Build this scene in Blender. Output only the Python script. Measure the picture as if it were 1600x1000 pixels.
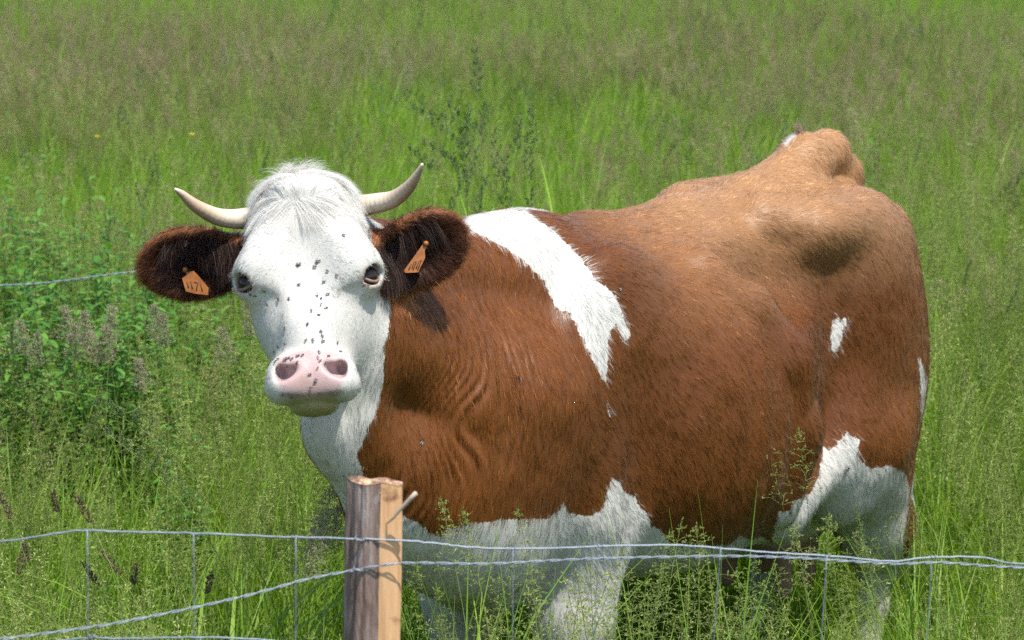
import bpy, bmesh, math, random, os
import numpy as np
from mathutils import Vector, Matrix

for _o in list(bpy.data.objects):
    bpy.data.objects.remove(_o)
sc = bpy.context.scene
COL = sc.collection
R = math.radians

# ------------------------------------------------------------------ camera
CAM_H, PITCH, FPX = 2.36, R(12.2), 3850.0
cam_d = bpy.data.cameras.new('camera')
cam = bpy.data.objects.new('camera', cam_d)
COL.objects.link(cam)
cam.location = (0, 0, CAM_H)
cam.rotation_euler = (math.pi / 2 - PITCH, 0, 0)
cam_d.sensor_width = 36.0
cam_d.lens = FPX / 1600 * 36.0
cam_d.clip_end = 500
cam_d.dof.use_dof = True
cam_d.dof.focus_distance = 4.95
cam_d.dof.aperture_fstop = 7.5
sc.camera = cam

# ------------------------------------------------------------------ light
SUN_EL, SUN_AZ = R(66), R(140)          # azimuth the light comes from, clockwise from +Y (away from camera)
world = bpy.data.worlds.new('World')
sc.world = world
world.use_nodes = True
_nt = world.node_tree
_nt.nodes.clear()
_out = _nt.nodes.new('ShaderNodeOutputWorld')
_bg = _nt.nodes.new('ShaderNodeBackground')
_sky = _nt.nodes.new('ShaderNodeTexSky')
_sky.sky_type = 'NISHITA'
_sky.sun_disc = False
_sky.sun_elevation = SUN_EL
_sky.sun_rotation = SUN_AZ
_bg.inputs['Strength'].default_value = 0.15
_nt.links.new(_sky.outputs[0], _bg.inputs[0])
_nt.links.new(_bg.outputs[0], _out.inputs[0])
sun_d = bpy.data.lights.new('sun', 'SUN')
sun_d.energy = 4.4
sun_d.angle = R(0.53)
sun_d.color = (1.0, 0.955, 0.88)
sun = bpy.data.objects.new('sun', sun_d)
COL.objects.link(sun)
_dir = Vector((math.sin(SUN_AZ) * math.cos(SUN_EL), math.cos(SUN_AZ) * math.cos(SUN_EL), math.sin(SUN_EL)))
sun.rotation_euler = _dir.to_track_quat('Z', 'Y').to_euler()
sun.location = (0, 0, 12)
vs = sc.view_settings
vs.view_transform = 'Standard'
vs.look = 'None'
vs.exposure = 0.68
vs.gamma = 1.0
vs.use_curve_mapping = False
sc.cycles.use_denoising = False
sc.cycles.max_bounces = 3
sc.cycles.diffuse_bounces = 2
sc.cycles.transmission_bounces = 3
sc.cycles.glossy_bounces = 2
sc.cycles.transparent_max_bounces = 12
sc.cycles.use_adaptive_sampling = True
sc.cycles.adaptive_threshold = 0.02
sc.cycles.sample_clamp_indirect = 6.0

# ------------------------------------------------------------------ helpers
def at(u, v, Y):
    """point on the ray of photo pixel (u, v) at ground distance Y"""
    a, b = (u - 800) / FPX, (500 - v) / FPX
    d = np.array([a, math.cos(PITCH) + b * math.sin(PITCH), -math.sin(PITCH) + b * math.cos(PITCH)])
    return np.array([0, 0, CAM_H]) + d * (Y / d[1])

def px(P):
    P = np.asarray(P, float)
    x, y, z = P[..., 0], P[..., 1], P[..., 2] - CAM_H
    f = y * math.cos(PITCH) - z * math.sin(PITCH)
    u = y * math.sin(PITCH) + z * math.cos(PITCH)
    return np.stack([800 + FPX * x / f, 500 - FPX * u / f], -1)

def tag(o, label=None, cat=None, group=None, kind=None):
    if label: o['label'] = label
    if cat: o['category'] = cat
    if group: o['group'] = group
    if kind: o['kind'] = kind
    return o

def link(name, data, parent=None, mats=()):
    o = bpy.data.objects.new(name, data)
    COL.objects.link(o)
    if parent is not None:
        o.parent = parent
    for m in mats:
        o.data.materials.append(m)
    return o

def mesh(name, V, F, smooth=True):
    me = bpy.data.meshes.new(name)
    V = np.asarray(V, np.float32).reshape(-1, 3)
    if isinstance(F, np.ndarray) and F.ndim == 2:
        n, k = F.shape
        me.vertices.add(len(V)); me.vertices.foreach_set('co', V.ravel())
        me.loops.add(n * k); me.loops.foreach_set('vertex_index', F.astype(np.int32).ravel())
        me.polygons.add(n); me.polygons.foreach_set('loop_start', np.arange(0, n * k, k, dtype=np.int32))
        me.update(calc_edges=True)
    else:
        me.from_pydata(V.tolist(), [], [list(map(int, f)) for f in F])
    if smooth:
        me.polygons.foreach_set('use_smooth', np.ones(len(me.polygons), bool))
    me.validate()
    me.update()
    return me

class Nodes:
    def __init__(self, name):
        self.m = bpy.data.materials.new(name)
        self.m.use_nodes = True
        self.t = self.m.node_tree
        self.t.nodes.clear()
        self.out = self.n('ShaderNodeOutputMaterial')
    def n(self, typ, ins=None, **kw):
        nd = self.t.nodes.new(typ)
        for k, v in kw.items():
            setattr(nd, k, v)
        for k, v in (ins or {}).items():
            s = nd.inputs[k]
            if isinstance(v, bpy.types.NodeSocket):
                self.t.links.new(v, s)
            else:
                s.default_value = v
        return nd
    def ramp(self, fac, stops, interp='LINEAR'):
        nd = self.n('ShaderNodeValToRGB', {'Fac': fac})
        cr = nd.color_ramp
        cr.interpolation = interp
        while len(cr.elements) < len(stops):
            cr.elements.new(0.5)
        for e, (p, c) in zip(cr.elements, stops):
            e.position = p
            e.color = c if len(c) == 4 else (*c, 1)
        return nd.outputs['Color']
    def mix(self, fac, a, b, mode='MIX'):
        nd = self.n('ShaderNodeMix', data_type='RGBA', blend_type=mode)
        for s, v in ((0, fac), (6, a), (7, b)):
            if isinstance(v, bpy.types.NodeSocket):
                self.t.links.new(v, nd.inputs[s])
            else:
                nd.inputs[s].default_value = v if s == 0 or len(v) == 4 else (*v, 1)
        return nd.outputs[2]
    def math(self, op, a, b=0.0, c=0.0, clamp=False):
        nd = self.n('ShaderNodeMath', {0: a, 1: b, 2: c}, operation=op, use_clamp=clamp)
        return nd.outputs[0]
    def noise(self, scale, detail=3, vec=None, rough=0.5):
        ins = {'Scale': scale, 'Detail': detail, 'Roughness': rough}
        if vec is not None: ins['Vector'] = vec
        return self.n('ShaderNodeTexNoise', ins).outputs['Fac']
    def attr(self, name, typ='GEOMETRY'):
        return self.n('ShaderNodeAttribute', attribute_name=name, attribute_type=typ)
    def done(self, shader):
        self.t.links.new(shader, self.out.inputs['Surface'])
        return self.m

def principled(N, **kw):
    return N.n('ShaderNodeBsdfPrincipled', {k.replace('_', ' '): v for k, v in kw.items()})

def unit(v):
    v = np.asarray(v, float)
    return v / (np.linalg.norm(v, axis=-1, keepdims=True) + 1e-12)

def tube(path, radii, sides=8, cap=True):
    """verts, faces of a tube along path"""
    P = np.asarray(path, float)
    n = len(P)
    T = np.gradient(P, axis=0)
    T = unit(T)
    ref = np.array([0, 0, 1.0]) if abs(T[0][2]) < 0.9 else np.array([1.0, 0, 0])
    N_ = unit(np.cross(T[0], ref))
    V = []
    rad = np.broadcast_to(np.asarray(radii, float), (n,)) if np.ndim(radii) < 2 else radii
    for i in range(n):
        N_ = unit(N_ - T[i] * np.dot(N_, T[i]))
        B = np.cross(T[i], N_)
        for s in range(sides):
            a = 2 * math.pi * s / sides
            V.append(P[i] + rad[i] * (math.cos(a) * N_ + math.sin(a) * B))
    F = []
    for i in range(n - 1):
        for s in range(sides):
            s2 = (s + 1) % sides
            F.append((i * sides + s, i * sides + s2, (i + 1) * sides + s2, (i + 1) * sides + s))
    if cap:
        F.append(tuple(range(sides))[::-1])
        F.append(tuple((n - 1) * sides + s for s in range(sides)))
    return V, F

def spline(P, n):
    """Catmull-Rom through P, n samples"""
    P = np.asarray(P, float)
    Q = np.vstack([2 * P[0] - P[1], P, 2 * P[-1] - P[-2]])
    ts = np.linspace(0, len(P) - 1 - 1e-9, n)
    out = []
    for t in ts:
        i = int(t); f = t - i
        a, b, c, d = Q[i], Q[i + 1], Q[i + 2], Q[i + 3]
        out.append(0.5 * ((2 * b) + (-a + c) * f + (2 * a - 5 * b + 4 * c - d) * f * f + (-a + 3 * b - 3 * c + d) * f ** 3))
    return np.array(out)

def cinterp(x, xs, ys):
    """monotone-ish smooth interpolation (cubic Hermite, finite-difference slopes) with end clamping"""
    xs = np.asarray(xs, float); ys = np.asarray(ys, float)
    m = np.gradient(ys, xs)
    x = np.clip(x, xs[0], xs[-1])
    i = np.clip(np.searchsorted(xs, x) - 1, 0, len(xs) - 2)
    h = xs[i + 1] - xs[i]
    t = (x - xs[i]) / h
    t2, t3 = t * t, t * t * t
    return (2 * t3 - 3 * t2 + 1) * ys[i] + (t3 - 2 * t2 + t) * h * m[i] + (-2 * t3 + 3 * t2) * ys[i + 1] + (t3 - t2) * h * m[i + 1]
# ------------------------------------------------------------------ ground
def ground_material():
    N = Nodes('meadow soil')
    g = N.n('ShaderNodeNewGeometry')
    f = N.noise(2.2, 6, g.outputs['Position'], .65)
    f2 = N.noise(25, 4, g.outputs['Position'], .6)
    c = N.ramp(f, [(.3, (.028, .040, .012)), (.55, (.050, .075, .018)), (.8, (.075, .085, .030))])
    c = N.mix(N.math('MULTIPLY', f2, .6), c, (.045, .034, .018))
    bmp = N.n('ShaderNodeBump', {'Strength': .8, 'Distance': .03, 'Height': f2})
    b = principled(N, Base_Color=c, Roughness=.95, Normal=bmp.outputs[0])
    return N.done(b.outputs[0])
def make_ground():
    xs = np.concatenate([np.linspace(-250, -14, 12), np.linspace(-12, 12, 49), np.linspace(14, 250, 12)])
    ys = np.concatenate([np.linspace(-60, 0, 8), np.linspace(1, 34, 67), np.linspace(38, 420, 22)])
    X, Y = np.meshgrid(xs, ys, indexing='ij')
    Z = .02 * np.sin(X * 1.3 + Y * .7) + .015 * np.sin(X * 2.9 - Y * 1.9) - .02
    V = np.stack([X, Y, Z], -1).reshape(-1, 3)
    n, m = X.shape
    i, j = np.meshgrid(np.arange(n - 1), np.arange(m - 1), indexing='ij')
    a = (i * m + j).ravel()
    F = np.stack([a, a + m, a + m + 1, a + 1], 1)
    o = link('ground', mesh('ground', V, F), None, [ground_material()])
    tag(o, kind='structure')
make_ground()
# ------------------------------------------------------------------ the cow: one continuous body from a signed distance field
CF = unit(np.array([-0.63, -0.777, 0.0]))            # cow's forward
CL = np.array([-CF[1], CF[0], 0.0])                   # cow's left
_w = at(792, 338, 5.15)
CO = np.array([_w[0], _w[1], 0.0])                    # on the ground below the withers
CM = np.stack([CF, CL, np.array([0, 0, 1.0])])        # rows: local axes in world
def to_world(p): return CO + np.asarray(p, float) @ CM
def to_local(p): return (np.asarray(p, float) - CO) @ CM.T

# head frame (world): hx to cow's left, hy out of the face, hz up the face
_tilt, _roll, _yaw = R(27), R(3.5), R(1)
_Ry = np.array([[math.cos(_yaw), -math.sin(_yaw), 0], [math.sin(_yaw), math.cos(_yaw), 0], [0, 0, 1]])
_hz0 = np.array([0, math.sin(_tilt), math.cos(_tilt)]); _hy0 = np.array([0, -math.cos(_tilt), math.sin(_tilt)]); _hx0 = np.array([1.0, 0, 0])
_hx = math.cos(_roll) * _hx0 + math.sin(_roll) * _hz0
_hz = -math.sin(_roll) * _hx0 + math.cos(_roll) * _hz0
HM = np.stack([_Ry @ _hx, _Ry @ _hy0, _Ry @ _hz])
HO = at(480, 436, 4.45)
def head_w(p): return HO + np.asarray(p, float) @ HM
HML = HM @ CM.T                                        # head axes in cow-local coordinates
HOL = to_local(HO)
def head_l(p): return HOL + np.asarray(p, float) @ HML

def axis(segs):
    out = [segs[0][0]]
    for a, b, s in segs:
        n = max(1, int(round((b - a) / s)))
        out += list(np.linspace(a, b, n + 1)[1:])
    return np.array(out, np.float32)
VF, VC = 0.0042, 0.0075
_hp = np.array([head_l((x, y, z)) for x in (-.36, .36) for y in (-.24, .06) for z in (-.3, .24)])
_h0, _h1 = _hp.min(0), _hp.max(0)
_h0 = np.minimum(_h0, [.06, 9, .93])
GX = axis([(-1.72, _h0[0], VC), (_h0[0], _h1[0] + .02, VF)])
GY = axis([(min(-.5, _h0[1]) - .02, _h0[1], VC), (_h0[1], _h1[1], VF), (_h1[1], .52, VC)]) if _h1[1] < .5 else axis([(-.52, _h0[1], VC), (_h0[1], _h1[1] + .02, VF)])
GZ = axis([(-.03, _h0[2], VC), (_h0[2], _h1[2], VF)])
D = np.full((len(GX), len(GY), len(GZ)), 1.0, np.float32)

def region(lo, hi):
    ix = slice(*np.searchsorted(GX, (lo[0], hi[0]))); iy = slice(*np.searchsorted(GY, (lo[1], hi[1]))); iz = slice(*np.searchsorted(GZ, (lo[2], hi[2])))
    return (ix, iy, iz), GX[ix][:, None, None], GY[iy][None, :, None], GZ[iz][None, None, :]
def merge(sl, d, k, sub=False):
    a = D[sl]
    if a.size == 0: return
    if sub:
        d = -d
        h = np.clip(0.5 - 0.5 * (d - a) / k, 0, 1) if k > 0 else (d < a)
        h = np.clip(0.5 + 0.5 * (d - a) / k, 0, 1)
        D[sl] = a + (d - a) * h + k * h * (1 - h)
    else:
        h = np.clip(0.5 + 0.5 * (a - d) / k, 0, 1)
        D[sl] = a + (d - a) * h - k * h * (1 - h)
def ell(c, r, M=None, k=.04, sub=False):
    """smooth union of an ellipsoid; M rows are its axes (local coordinates)"""
    c = np.asarray(c, np.float32); r = np.asarray(r, np.float32)
    M = np.eye(3, dtype=np.float32) if M is None else np.asarray(M, np.float32)
    ext = np.sqrt(((M * r[:, None]) ** 2).sum(0)) + k + .03
    sl, X, Y, Z = region(c - ext, c + ext)
    X = X - c[0]; Y = Y - c[1]; Z = Z - c[2]
    k0 = 0; k1 = 0
    for i in range(3):
        q = M[i, 0] * X + M[i, 1] * Y + M[i, 2] * Z
        k0 = k0 + (q / r[i]) ** 2
        k1 = k1 + (q / r[i] ** 2) ** 2
    k0 = np.sqrt(k0)
    merge(sl, k0 * (k0 - 1) / (np.sqrt(k1) + 1e-6), k, sub)
def cone(a, b, ra, rb, k=.04, sub=False, flat=None):
    """tapered capsule; flat=(axis, factor) squeezes it across that direction"""
    a = np.asarray(a, np.float32); b = np.asarray(b, np.float32)
    m = max(ra, rb) * (1.0 if flat is None else max(1, 1 / flat[1])) + k + .03
    sl, X, Y, Z = region(np.minimum(a, b) - m, np.maximum(a, b) + m)
    ab = b - a; L2 = float(ab @ ab)
    X = X - a[0]; Y = Y - a[1]; Z = Z - a[2]
    t = np.clip((X * ab[0] + Y * ab[1] + Z * ab[2]) / L2, 0, 1)
    X = X - t * ab[0]; Y = Y - t * ab[1]; Z = Z - t * ab[2]
    if flat is not None:
        n = unit(flat[0]).astype(np.float32)
        q = X * n[0] + Y * n[1] + Z * n[2]
        g = (1 / flat[1] - 1)
        X = X + q * n[0] * g; Y = Y + q * n[1] * g; Z = Z + q * n[2] * g
        d = (np.sqrt(X * X + Y * Y + Z * Z) - (ra + (rb - ra) * t)) * min(1, flat[1] * 1.3)
    else:
        d = np.sqrt(X * X + Y * Y + Z * Z) - (ra + (rb - ra) * t)
    merge(sl, d, k, sub)
def chain(pts, rad, k=.03, **kw):
    for a, b, ra, rb in zip(pts[:-1], pts[1:], rad[:-1], rad[1:]):
        cone(a, b, ra, rb, k, **kw)

# barrel: stations along local x -> top z, bottom z, half width, height of greatest width
ST = np.array([
    #  x     top    bot    hw    zmid
    [-1.41, 1.30, 1.00, .060, 1.16],
    [-1.33, 1.385, .88, .165, 1.15],
    [-1.20, 1.415, .80, .225, 1.14],
    [-1.05, 1.425, .70, .250, 1.12],
    [-.92, 1.415, .66, .245, 1.02],
    [-.78, 1.405, .60, .295, .98],
    [-.63, 1.405, .575, .355, .96],
    [-.47, 1.405, .575, .380, .96],
    [-.30, 1.415, .60, .350, .98],
    [-.14, 1.425, .63, .275, 1.00],
    [-.02, 1.430, .65, .215, 1.02],
    [.09, 1.38, .66, .170, 1.00],
    [.17, 1.26, .70, .130, .96],
    [.24, 1.10, .80, .070, .95]])
def barrel():
    sl, X, Y, Z = region((-1.55, -.5, .45), (.42, .5, 1.55))
    x = X[:, 0, 0]
    tp, bt, hw, zm = (cinterp(x, ST[:, 0], ST[:, i])[:, None, None].astype(np.float32) for i in (1, 2, 3, 4))
    up = Z > zm
    hz = np.where(up, tp - zm, zm - bt)
    nn = np.where(up, 2.0, 2.25).astype(np.float32)
    q = (np.abs(Y / hw) ** nn + np.abs((Z - zm) / hz) ** nn) ** (1 / nn)
    d = (q - 1) * np.minimum(hw, hz) * .9
    over = np.maximum(np.maximum(ST[0, 0] - X, X - ST[-1, 0]), 0)
    d = np.sqrt(np.maximum(d, 0) ** 2 + over ** 2) + np.minimum(d, 0)
    merge(sl, d, .01)
barrel()
# spine and withers
chain([(-.02, 0, 1.37), (-.30, 0, 1.365), (-.62, 0, 1.36), (-.92, 0, 1.37), (-1.08, 0, 1.39)], [.05, .045, .045, .05, .05], .08)
# tail head, raised, and tail hanging behind
chain([(-1.04, 0, 1.39), (-1.17, 0, 1.455), (-1.27, 0, 1.465), (-1.355, 0, 1.40), (-1.41, .005, 1.28), (-1.44, .015, 1.05), (-1.445, .02, .8), (-1.43, .02, .62)],
      [.07, .062, .050, .042, .034, .026, .022, .019], .035)
for s in (-1, 1):
    # hooks, pins, ridge from loin to hook
    ell((-1.00, .180 * s, 1.325), (.15, .065, .05), k=.13)
    cone((-1.05, .16 * s, 1.315), (-1.34, .13 * s, 1.265), .04, .05, .09)
    chain([(-.44, .19 * s, 1.32), (-.54, .255 * s, 1.24), (-.60, .315 * s, 1.10), (-.64, .33 * s, .92), (-.62, .31 * s, .74)], [.034, .046, .048, .040, .03], .06)   # edge of the rib cage
    ell((-1.365, .125 * s, 1.27), (.05, .055, .06), k=.05)
    # thigh and stifle
    ell((-1.16, .180 * s, 1.04), (.215, .13, .32), k=.10)
    ell((-1.03, .215 * s, .79), (.15, .10, .21), k=.06)
    ell((-1.27, .170 * s, .86), (.135, .105, .28), k=.08)
    # hind leg
    chain([(-1.13, .185 * s, .78), (-1.27, .175 * s, .52), (-1.31, .165 * s, .42)], [.155, .09, .060], .06)
    chain([(-1.31, .165 * s, .44), (-1.29, .165 * s, .30), (-1.26, .165 * s, .14)], [.048, .034, .040], .03)
    chain([(-1.26, .165 * s, .14), (-1.21, .165 * s, .045)], [.040, .046], .03)
    # flank fold from stifle forward
    cone((-.98, .235 * s, .82), (-.72, .25 * s, .69), .05, .045, .10)
    # shoulder blade, point of shoulder, upper arm
    ell((-.07, .18 * s, 1.12), (.18, .08, .29), M=np.array([[.93, 0, .36], [0, 1, 0], [-.36, 0, .93]]), k=.09)
    ell((.10, .135 * s, 1.00), (.10, .085, .12), k=.08)
    ell((-.08, .195 * s, .90), (.155, .085, .17), k=.05)
    # fore leg
    chain([(-.06, .165 * s, .82), (-.03, .16 * s, .60), (-.005, .155 * s, .43)], [.112, .080, .055], .05)
    ell((-.005, .165 * s, .42), (.052, .05, .06), k=.03)
    chain([(-.01, .165 * s, .43), (-.01, .165 * s, .16)], [.042, .037], .03)
    chain([(-.01, .165 * s, .16), (.025, .165 * s, .045)], [.040, .047], .03)
# brisket and dewlap
ell((.12, .03, .80), (.11, .09, .17), k=.07)
# udder
ell((-1.06, 0, .62), (.19, .15, .15), k=.05)
for sx, sy in ((-.99, .075), (-.99, -.075), (-1.13, .06), (-1.13, -.06)):
    cone((sx, sy, .52), (sx + .005, sy * 1.12, .40), .030, .021, .025)
# carve: hollow in front of the hip, between rib cage, loin and hook
for s in (-1, 1):
    ell((-.665, .288 * s, 1.285), (.165, .10, .085), M=np.array([[.93, 0, .36], [0, 1, 0], [-.36, 0, .93]]), k=.09, sub=True)
    cone((-.105, .332 * s, 1.14), (-.085, .320 * s, .74), .045, .05, k=.05, sub=True)      # crease behind the shoulder
    chain([(-.44, .215 * s, 1.30), (-.54, .268 * s, 1.225), (-.60, .325 * s, 1.10), (-.64, .335 * s, .94), (-.62, .315 * s, .78)], [.022, .032, .036, .034, .026], .045)
    ell((-.965, .212 * s, 1.34), (.08, .035, .032), k=.08)
    cone((-.80, .12 * s, 1.385), (-.95, .195 * s, 1.345), .026, .028, .08)
    ell((-.835, .365 * s, 1.02), (.05, .07, .22), k=.07, sub=True)

# neck
_poll, _thr = head_l((.02, -.16, .06)), head_l((.05, -.19, -.06))
_mid = np.array([.18, 0, 1.345])
_nu = spline([(-.06, 0, 1.34), _mid, _poll * .55 + _mid * .45, _poll], 9)
chain(_nu, np.linspace(.10, .075, 9), .10)
_nm0 = np.array([.14, .04, 1.15])
_nm = spline([(-.02, .0, 1.12), _nm0, _thr * .5 + _nm0 * .5, _thr], 9)
chain(_nm, np.linspace(.17, .085, 9), .08)
_t1, _t2, _t3, _t4 = (to_local(at(u, v, y)) for u, v, y in ((535, 640, 4.60), (560, 690, 4.64), (605, 740, 4.70), (635, 800, 4.78)))
_nl = spline([_thr, _t1, _t2, _t3, _t4, (.14, .02, .80)], 10)
chain(_nl, [.07, .06, .055, .055, .06, .07, .08, .09, .10, .10], .07)
cone((.12, .10, 1.10), (.15, .07, .84), .14, .12, .12)
cone((.21, .11, 1.12), (.17, .06, .84), .11, .11, .10)
ell((.35, .115, 1.06), (.15, .105, .17), k=.12)
ell((.27, .10, .92), (.14, .11, .16), k=.12)
# dewlap: a thin fold along the under side of the neck
_d = [to_local(at(u, v, y)) for u, v, y in ((500, 640, 4.52), (508, 672, 4.55), (522, 697, 4.58), (552, 722, 4.62), (585, 755, 4.66), (620, 800, 4.72))]
_dw = spline(_d + [(.19, .02, .74)], 12)
chain(_dw, [.012, .016, .02, .022, .024, .026, .03, .034, .04, .045, .05, .05], .05)

# head
HS = np.array([
    # hz    front  back   hw
    [-.222, -.018, -.055, .056],
    [-.213, .000, -.078, .072],
    [-.195, .014, -.110, .079],
    [-.160, .016, -.140, .077],
    [-.120, .012, -.170, .073],
    [-.080, .008, -.185, .084],
    [-.040, .004, -.200, .102],
    [.000, .002, -.21, .116],
    [.040, .000, -.21, .120],
    [.100, -.008, -.205, .119],
    [.150, -.028, -.19, .106],
    [.200, -.070, -.16, .060]])
def head_grid(lo, hi):
    c = np.array([head_l((x, y, z)) for x in (lo[0], hi[0]) for y in (lo[1], hi[1]) for z in (lo[2], hi[2])])
    sl, X, Y, Z = region(c.min(0), c.max(0))
    X = X - HOL[0]; Y = Y - HOL[1]; Z = Z - HOL[2]
    return sl, [(HML[i, 0] * X + HML[i, 1] * Y + HML[i, 2] * Z).astype(np.float32) for i in range(3)]
def head_loft():
    sl, (hx, hy, hz) = head_grid((-.2, -.3, -.33), (.2, .08, .26))
    fr, bk, hw = (cinterp(hz, HS[:, 0], HS[:, i]).astype(np.float32) for i in (1, 2, 3))
    c = (fr + bk) / 2; hd = (fr - bk) / 2
    nn = 2.0 + .5 * np.clip((hz + .05) / .08, 0, 1) + .5 * np.clip((-.13 - hz) / .04, 0, 1)
    q = (np.abs(hx / hw) ** nn + np.abs((hy - c) / hd) ** nn) ** (1 / nn)
    d = (q - 1) * np.minimum(hw, hd) * .85
    over = np.maximum(np.maximum(HS[0, 0] - hz, hz - HS[-1, 0]), 0)
    d = np.sqrt(np.maximum(d, 0) ** 2 + over ** 2) + np.minimum(d, 0)
    merge(sl, d.astype(np.float32), .05)
head_loft()
def hell(c, r, rot=None, **kw):
    M = np.eye(3) if rot is None else np.asarray(rot, float)
    ell(head_l(c), r, M=M @ HML, **kw)
def rotz(a): return np.array([[math.cos(a), 0, math.sin(a)], [0, 1, 0], [-math.sin(a), 0, math.cos(a)]])   # in the face plane
hell((0, -.04, .172), (.080, .06, .040), k=.05)                       # poll
hell((0, -.008, -.09), (.038, .028, .13), k=.03)                      # nasal bridge
for s in (-1, 1):
    hell((.098 * s, -.030, .030), (.036, .036, .032), k=.03)          # orbital rim
    hell((.105 * s, -.045, .008), (.030, .035, .03), k=.03)
    hell((.062 * s, -.115, -.04), (.040, .07, .08), k=.04)          # cheek
    hell((.052 * s, -.010, .06), (.05, .018, .06), k=.05)             # brow
    hell((.042 * s, -.010, -.198), (.044, .042, .034), k=.02)         # upper lip
    hell((.044 * s, .004, -.172), (.033, .024, .028), k=.02)          # nostril wing
hell((0, -.002, -.185), (.055, .028, .045), k=.02)                    # muzzle pad
hell((0, -.034, -.2345), (.045, .036, .0175), k=.004)                   # lower lip and chin
for s in (-1, 1):
    hell((.044 * s, .026, -.182), (.020, .024, .0088), rot=rotz(-.55 * s), k=.012, sub=True)
    hell((.055 * s, .010, -.175), (.009, .022, .010), k=.012, sub=True)
    hell((.115 * s, -.022, .008), (.023, .024, .019), rot=rotz(.25 * s), k=.010, sub=True)   # eye opening
hell((0, .027, .01), (.035, .022, .06), k=.05, sub=True)             # hollow of the forehead

# ears: furry cups
def ear(base, tip, wid, thick, normal, dish):
    base, tip = np.array(base, float), np.array(tip, float)
    ax = unit(tip - base); nn = unit(np.array(normal, float) - ax * np.dot(normal, ax)); bb = np.cross(ax, nn)
    c = (base + tip) / 2; L = np.linalg.norm(tip - base) / 2
    M = np.stack([ax, nn, bb]) @ HML
    ell(head_l(c), (L, thick, wid), M=M, k=.03)
    ell(head_l(c + nn * dish), (L * .80, thick * .95, wid * .74), M=M, k=.025, sub=True)
    cone(head_l(base + ax * .02 - nn * .005), head_l(np.array([np.sign(base[0]) * .085, -.13, .06])), .034, .045, .03)
    return c, ax, nn, bb, L
EAR_R = ear((-.115, -.135, .085), (-.328, -.13, .082), .070, .036, (-.15, .85, -.45), .032)    # at the picture's left
EAR_L = ear((.115, -.135, .040), (.300, -.14, .125), .072, .036, (.15, .85, -.45), .032)

# ---- surface from the field
import openvdb
def surface():
    g = openvdb.FloatGrid(1.0)
    g.copyFromArray(np.clip(D, -.05, .05))
    P, T, Q = g.convertToPolygons(0.0, 0.0)
    P = np.asarray(P, float)
    V = np.stack([np.interp(P[:, 0], np.arange(len(GX)), GX), np.interp(P[:, 1], np.arange(len(GY)), GY), np.interp(P[:, 2], np.arange(len(GZ)), GZ)], 1)
    Q = np.asarray(Q); T = np.asarray(T)
    return V, Q[:, ::-1], T
BV, BQ, BT = surface()
def keep_largest(V, Q):
    lab = np.arange(len(V))
    for _ in range(400):
        m = lab[Q].min(1)
        old = lab.copy()
        np.minimum.at(lab, Q.ravel(), np.repeat(m, Q.shape[1]))
        lab = lab[lab]
        if (lab == old).all(): break
    best = np.bincount(lab).argmax()
    ok = lab == best
    idx = np.cumsum(ok) - 1
    return V[ok], idx[Q[ok[Q].all(1)]]
BV, BQ = keep_largest(BV, BQ)
def smooth(V, Q, it, w=.5):
    e = np.concatenate([Q[:, [0, 1]], Q[:, [1, 2]], Q[:, [2, 3]], Q[:, [3, 0]]])
    n = np.bincount(e.ravel(), minlength=len(V))[:, None]
    for i in range(it):
        f = w if i % 2 == 0 else -w * 1.03
        S = np.stack([np.bincount(e[:, 0], V[e[:, 1], c], len(V)) + np.bincount(e[:, 1], V[e[:, 0], c], len(V)) for c in range(3)], 1)
        V = V + f * (S / n - V)
    return V
BV = smooth(BV, BQ, 6)
def vnormals(V, Q):
    n = np.cross(V[Q[:, 2]] - V[Q[:, 0]], V[Q[:, 3]] - V[Q[:, 1]])
    N_ = np.stack([np.bincount(Q.ravel(), np.repeat(n[:, c], 4), len(V)) for c in range(3)], 1)
    return unit(N_)
BN = vnormals(BV, BQ)
if (BN * (BV - BV.mean(0))).sum(1).mean() < 0:
    BQ = BQ[:, ::-1]; BN = -BN
# ------------------------------------------------------------------ markings, fine relief, coat
BW = to_world(BV)
BPX = px(BW)
BNW = BN @ CM
BH = (BW - HO) @ HM.T                                   # head-frame coordinates
VIEW = unit(np.array([0, 0, CAM_H]) - BW)
FACING = (BNW * VIEW).sum(1)

def sd_poly(P, poly):
    """signed distance (positive inside) of points to a closed polygon"""
    poly = np.asarray(poly, float)
    d = np.full(len(P), 1e9); ins = np.zeros(len(P), bool)
    for a, b in zip(poly, np.roll(poly, -1, 0)):
        ab = b - a; ap = P - a
        t = np.clip((ap @ ab) / (ab @ ab + 1e-9), 0, 1)
        d = np.minimum(d, np.hypot(*(ap - t[:, None] * ab).T))
        if a[1] != b[1]:
            c = ((a[1] > P[:, 1]) != (b[1] > P[:, 1])) & (P[:, 0] < (b[0] - a[0]) * (P[:, 1] - a[1]) / (b[1] - a[1]) + a[0])
            ins ^= c
    return np.where(ins, d, -d)
SADDLE = [(700, 352), (712, 325), (760, 320), (815, 325), (838, 341), (866, 362), (902, 398), (930, 438), (962, 462), (972, 490), (985, 524), (976, 531), (961, 507), (951, 520), (949, 560), (947, 600), (930, 572), (912, 532), (890, 490), (868, 482), (850, 440), (820, 410), (780, 382), (745, 366), (716, 362)]
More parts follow.
